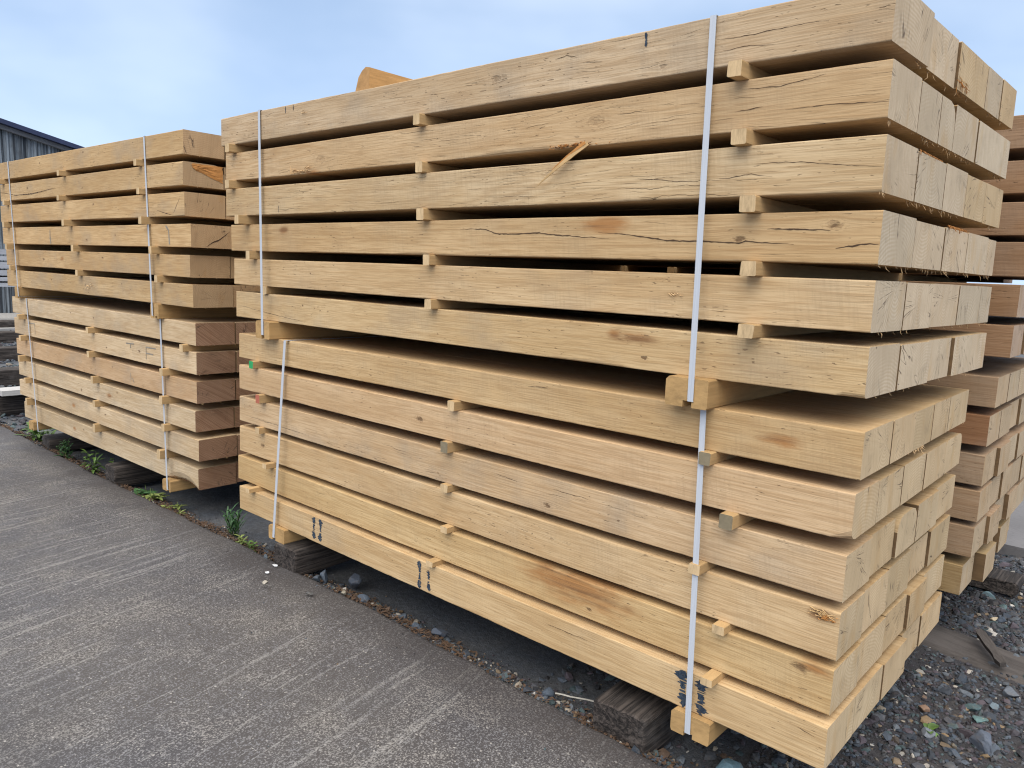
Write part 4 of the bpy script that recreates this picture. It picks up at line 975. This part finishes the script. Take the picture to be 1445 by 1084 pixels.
for a, b in zip(pts[:-1], pts[1:]):
    t_ = .0022; m_.add([a + Vector((0, -t_, 0)), a + Vector((0, t_, 0)), a + Vector((0, 0, t_ * 1.6)), b + Vector((0, -t_, 0)), b + Vector((0, t_, 0)), b + Vector((0, 0, t_ * 1.6))], [(0, 1, 4, 3), (1, 2, 5, 4), (2, 0, 3, 5)])
tw = m_.build('twig', plain('pale_twig', (.40, .38, .34), .9, 90, .3)); tag(tw, 'pale bent twig lying left of the near dark sleeper', 'twig')

# ------------------------------------------------------------------ weeds along the edge
def leaf_mat(name, c):
    t = NT(name); P = t.coord(); n = t.noise(P, 30, 3, .6, t.m('MULTIPLY', t.n.new('ShaderNodeObjectInfo').outputs['Random'], 20.0))
    col = t.mix(t.ss(n, .3, .7), tuple(q * .6 for q in c), tuple(q * 1.4 for q in c))
    t.finish(col, .55, n, .2, .001, .4)
    t.bsdf.inputs['Transmission Weight'].default_value = 0
    return t.mat
M_WEED = leaf_mat('weed_leaf', (.085, .155, .032)); M_WEED2 = leaf_mat('dark_weed_leaf', (.042, .105, .035)); M_DRY = leaf_mat('pale_weed_leaf', (.17, .21, .06)); M_STEM = leaf_mat('weed_stem', (.10, .14, .04))
def leaf(mb, p, d, up, L, w, droop):
    d = d.normalized(); s = d.cross(up).normalized(); n = 5; vs = []; 
    for i in range(n + 1):
        u = i / n; c = p + d * L * u + Vector((0, 0, -droop * L * u * u)); ww = w * math.sin(math.pi * min(.97, (u * .9 + .06))) ** .8 * .5
        lift = s.cross(d) * ww * .35
        vs += [c - s * ww + lift, c, c + s * ww + lift]
    mb.add(vs, [f for i in range(n) for f in ((3 * i, 3 * i + 1, 3 * i + 4, 3 * i + 3), (3 * i + 1, 3 * i + 2, 3 * i + 5, 3 * i + 4))])
def weed(x, y, z, h, nl, L, w, lab, seed, mat, stems=1, spread=.03, kind='upright', nm='weed'):
    r_ = random.Random(seed)
    root = bpy.data.objects.new(nm, None); COL.objects.link(root); root.location = (x, y, z); root.empty_display_size = .05
    for s_ in range(stems):
        st = MB(); fo = MB(); bx, by = r_.gauss(0, spread), r_.gauss(0, spread * .6); hh = h * r_.uniform(.6, 1.1) if s_ else h
        lean = Vector((r_.uniform(-.25, .25), r_.uniform(-.25, .15), 1)); pts = [Vector((bx, by, -.02)) + lean * (hh * k / 5) for k in range(6)]
        for a, b in zip(pts[:-1], pts[1:]):
            t_ = .0016; ring = lambda c: [c + Vector((t_ * math.cos(q), t_ * math.sin(q), 0)) for q in (0, 2.09, 4.19)]
            st.add(ring(a) + ring(b), [(0, 1, 4, 3), (1, 2, 5, 4), (2, 0, 3, 5)])
        for i in range(nl):
            u = (i + .6) / nl; 
            if kind == 'rosette': u *= .25
            base = Vector((bx, by, -.015)) + lean * hh * u; a = i * 2.4 + r_.uniform(-.4, .4)
            el = r_.uniform(.35, .9) if kind == 'upright' else r_.uniform(.15, .7) if kind == 'rosette' else r_.uniform(.9, 1.3)
            dv = Vector((math.cos(a) * math.cos(el), math.sin(a) * math.cos(el), math.sin(el)))
            leaf(fo, base, dv, Vector((0, 0, 1)) if el < 1.2 else Vector((math.sin(a), -math.cos(a), .3)), L * r_.uniform(.7, 1.15) * (1.1 - .45 * u if kind == 'upright' else 1), w * r_.uniform(.8, 1.2), r_.uniform(.1, .6))
        st.build('stem', M_STEM, root); fo.build('foliage', mat, root, True)
    return tag(root, lab, 'weed', 'weeds along the concrete edge')
def wz(x, y): return ground_z(x, y) + .012
weed(-5.90, .20, wz(-5.9, .2), .14, 10, .13, .026, 'largest light green weed clump, beside the far end sleepers', 1, M_WEED, 6, .05)
weed(-5.55, .30, wz(-5.55, .3), .10, 8, .08, .022, 'small weed just below the far left bottom beam corner', 2, M_DRY, 3, .02)
weed(-5.05, .10, wz(-5.05, .1), .13, 12, .055, .016, 'dark bushy weed in front of the low grey sleeper', 3, M_WEED2, 5, .03)
weed(-4.52, .075, wz(-4.52, .075),   .13, 8, .085, .019, 'tall bright weed left of a slimmer weed, mid far stack', 4, M_WEED, 4, .022)
weed(-4.36, .13, wz(-4.36, .13), .13, 6, .075, .020, 'slim bright weed beside the square reddish sleeper', 5, M_WEED, 1, .01)
weed(-3.80, .085, wz(-3.8, .085), .06, 9, .07, .034, 'dark green broad leaved rosette right of the reddish sleeper', 6, M_WEED2, 3, .03, 'rosette')
weed(-3.66, .085, wz(-3.66, .085), .075, 12, .085, .022, 'pale star shaped weed left of the pale bearer', 7, M_DRY, 3, .03, 'rosette')
weed(-3.42, .065, wz(-3.42, .065), .04, 9, .05, .018, 'low yellowish weed by the far left stack corner', 8, M_DRY, 3, .025, 'rosette')
weed(-3.27, .05, wz(-3.27, .05), .03, 8, .04, .014, 'tiny weed lying flat right of the yellowish one', 9, M_DRY, 2, .02, 'rosette')
weed(-2.80, .085, wz(-2.8, .085),   .11, 12, .085, .009, 'grassy tuft in the gap between the stacks', 10, M_WEED2, 6, .022, 'grass', 'grass_tuft')
weed(-2.60, .02, wz(-2.6, .02), .045, 8, .05, .012, 'short weed below the far bottom corner of the near stack', 11, M_DRY, 3, .02)
weed(-2.48, .0, wz(-2.48, .0), .045, 8, .04, .014, 'small weed left of the far yellow bearer', 12, M_WEED, 2, .015)
weed(.075, .66, ground_z(.075, .66) + .02, .02, 4, .05, .022, 'single bright green leafy sprig beside the near stack corner', 13, M_WEED, 1, .01, 'rosette')

# ------------------------------------------------------------------ shed and far timber pack
def clad_mat():
    t = NT('rib_shaded_cladding'); P = t.coord(); x, y, z = t.sep(P)
    s = t.noise(t.comb(t.m('MULTIPLY', y, 13), t.m('MULTIPLY', x, 9), t.m('MULTIPLY', z, .30)), 1, 4, .75); n = t.noise(P, 2.5, 4, .6)
    c = t.mix(t.ss(s, .38, .62), (.028, .034, .042), (.23, .265, .30)); c = t.mix(t.m('MULTIPLY', t.ss(n, .5, .75), .5), c, (.05, .055, .065))  # light and dark of the ribs put into the streak colours
    return t.finish(c, .75, n, .2, .01, .3)
M_CLAD = clad_mat(); M_ROOF = plain('blue_roof_sheet', (.028, .038, .085), .5, 6, .3); M_TRIM = plain('grey_trim', (.13, .135, .15), .7, 8, .3)
shed = bpy.data.objects.new('metal_shed', None); COL.objects.link(shed); shed.location = (-20, 2, -.02); tag(shed, 'grey ribbed shed with a blue roof edge behind the far left stack', 'shed')
def gz(y): return 4.62 - .225 * abs(y)          # height of the gable above the yard, y from the ridge
V = []; F = []; ys = []; k = 0; y = -9.0
while y < 9.0: ys += [(y, 0), (y + .055, 0), (y + .075, .035), (y + .125, .035)]; y += .145
for yy, dx in ys: V += [(dx, yy, 0), (dx, yy, gz(yy) - .05)]
F = [(2 * i, 2 * i + 2, 2 * i + 3, 2 * i + 1) for i in range(len(ys) - 1)]
link('wall', V, F, M_CLAD, shed)
mb = MB(); mb.box(-22, -.02, -9.0, -8.9, 0, gz(9) - .05); mb.box(-22, -.02, 8.9, 9.0, 0, gz(9) - .05); mb.box(-22, -21.9, -8.9, 8.9, 0, gz(9) - .05); mb.build('side_wall', M_CLAD, shed)
for s_ in (-1, 1):
    mb = MB(); a, b = gz(0), gz(9.25); V = [(-22.3, 0, a), (.28, 0, a), (.28, s_ * 9.25, b), (-22.3, s_ * 9.25, b)]
    mb.add(V + [(v[0], v[1], v[2] + .10) for v in V], [(0, 1, 2, 3), (4, 7, 6, 5), (0, 4, 5, 1), (1, 5, 6, 2), (2, 6, 7, 3), (3, 7, 4, 0)]); r_o = mb.build('roof', M_ROOF, shed); fix_normals(r_o)
    mb = MB(); V = [(.06, 0, a - .10), (.16, 0, a - .10), (.16, s_ * 9.2, b - .10), (.06, s_ * 9.2, b - .10)]
    mb.add(V + [(v[0], v[1], v[2] + .095) for v in V], [(0, 1, 2, 3), (4, 7, 6, 5), (0, 4, 5, 1), (1, 5, 6, 2), (2, 6, 7, 3), (3, 7, 4, 0)]); t_o = mb.build('barge_board', M_TRIM, shed); fix_normals(t_o)
M_PALE = plain('silvered_boards', (.36, .37, .40), .85, 10, .5, .3, .003, .2, (3, .5, 3))
pk = bpy.data.objects.new('timber_pack', None); COL.objects.link(pk); pk.location = (-16.9, 2.2, -.02); tag(pk, 'silver grey pack of boards in front of the shed, beyond the far left stack', 'timber pack')
z = 0.72
mb = MB(); 
for k in range(2): mb.box(-.9, 0, .3 + 2.0 * k, .5 + 2.0 * k, 0, .72)
mb.build('trestle', M_OLD, pk)
for k in range(6):
    h_ = [.075, .075, .10, .12, .08, .10][k]; mb = MB()
    for j in range(4): mb.box(-.9 + .23 * j, -.68 + .23 * j - .005 * (j == 3), 0 + rn.uniform(-.1, .1), 3 + rn.uniform(-.1, .1), z, z + h_)
    mb.build('board_layer', M_PALE, pk); z += h_
    if k < 5:
        mb = MB(); mb.box(-.88, -.02, .4, .46, z, z + .035); mb.box(-.88, -.02, 2.4, 2.46, z, z + .035); mb.build('spacer', M_OLD, pk); z += .035

# ------------------------------------------------------------------ sky, light, camera
W = bpy.data.worlds.new('World'); S.world = W; W.use_nodes = True; nt = W.node_tree; N = nt.nodes; LK = nt.links
bg = N['Background']
SUN_EL = R(50); SUN_AZ = R(152)
sky = N.new('ShaderNodeTexSky'); sky.sky_type = 'NISHITA'; sky.sun_disc = False; sky.sun_elevation = SUN_EL; sky.sun_rotation = SUN_AZ; sky.air_density = 1.0; sky.dust_density = 2.0
tc = N.new('ShaderNodeTexCoord'); sp = N.new('ShaderNodeSeparateXYZ'); LK.new(tc.outputs['Generated'], sp.inputs[0])
cr = N.new('ShaderNodeValToRGB'); e = cr.color_ramp
e.elements[0].position = 0.0; e.elements[0].color = CLOUD[0]
e.elements[1].position = 1.0; e.elements[1].color = CLOUD[3]
a = e.elements.new(.30); a.color = CLOUD[1]; a = e.elements.new(.55); a.color = CLOUD[2]
LK.new(sp.outputs[2], cr.inputs[0])
ns = N.new('ShaderNodeTexNoise'); ns.inputs['Scale'].default_value = 2.6; ns.inputs['Detail'].default_value = 4; ns.inputs['Roughness'].default_value = .5
mp = N.new('ShaderNodeMapping'); mp.inputs['Scale'].default_value = (1, 1, 2.2); LK.new(tc.outputs['Generated'], mp.inputs[0]); LK.new(mp.outputs[0], ns.inputs['Vector'])
rg = N.new('ShaderNodeMapRange'); rg.interpolation_type = 'SMOOTHSTEP'; rg.inputs[1].default_value = .36; rg.inputs[2].default_value = .66; LK.new(ns.outputs['Fac'], rg.inputs[0])
cm = N.new('ShaderNodeMix'); cm.data_type = 'RGBA'; cm.blend_type = 'MULTIPLY'; cm.inputs[0].default_value = 1.0
ct = N.new('ShaderNodeMix'); ct.data_type = 'RGBA'; ct.inputs[6].default_value = CLOUD_DARK; ct.inputs[7].default_value = CLOUD_PALE; LK.new(rg.outputs[0], ct.inputs[0])
LK.new(cr.outputs[0], cm.inputs[6]); LK.new(ct.outputs[2], cm.inputs[7])
sc_ = N.new('ShaderNodeVectorMath'); sc_.operation = 'SCALE'; LK.new(cm.outputs[2], sc_.inputs[0]); sc_.inputs['Scale'].default_value = CLOUD_GAIN
mx = N.new('ShaderNodeMix'); mx.data_type = 'RGBA'; mx.inputs[0].default_value = .90; LK.new(sky.outputs[0], mx.inputs[6]); LK.new(sc_.outputs[0], mx.inputs[7])
LK.new(mx.outputs[2], bg.inputs['Color']); bg.inputs['Strength'].default_value = .1
sl = bpy.data.lights.new('sun', 'SUN'); sl.energy = SUN_E; sl.angle = R(60); sl.color = (1.0, .93, .82); so = bpy.data.objects.new('sun', sl); COL.objects.link(so)
dirv = Vector((math.sin(SUN_AZ) * math.cos(SUN_EL), math.cos(SUN_AZ) * math.cos(SUN_EL), math.sin(SUN_EL)))
so.rotation_euler = dirv.to_track_quat('Z', 'Y').to_euler(); so.location = dirv * 30
cam = bpy.data.cameras.new('camera'); cam.sensor_width = 36; cam.lens = 36 * 1080.3 / 1445; cam.clip_start = .02; cam.clip_end = 2000
co = bpy.data.objects.new('camera', cam); COL.objects.link(co)
co.matrix_world = Matrix.Translation((.5004, -1.6794, 1.3634)) @ Matrix.Rotation(.7241, 4, 'Z') @ Matrix.Rotation(1.4257, 4, 'X') @ Matrix.Rotation(.0388, 4, 'Z')
S.camera = co
S.cycles.use_denoising = DENOISE; S.cycles.filter_width = 1.15
S.view_settings.view_transform = 'Standard'; S.view_settings.look = 'None'; S.view_settings.gamma = 1; S.view_settings.exposure = EXPOSURE
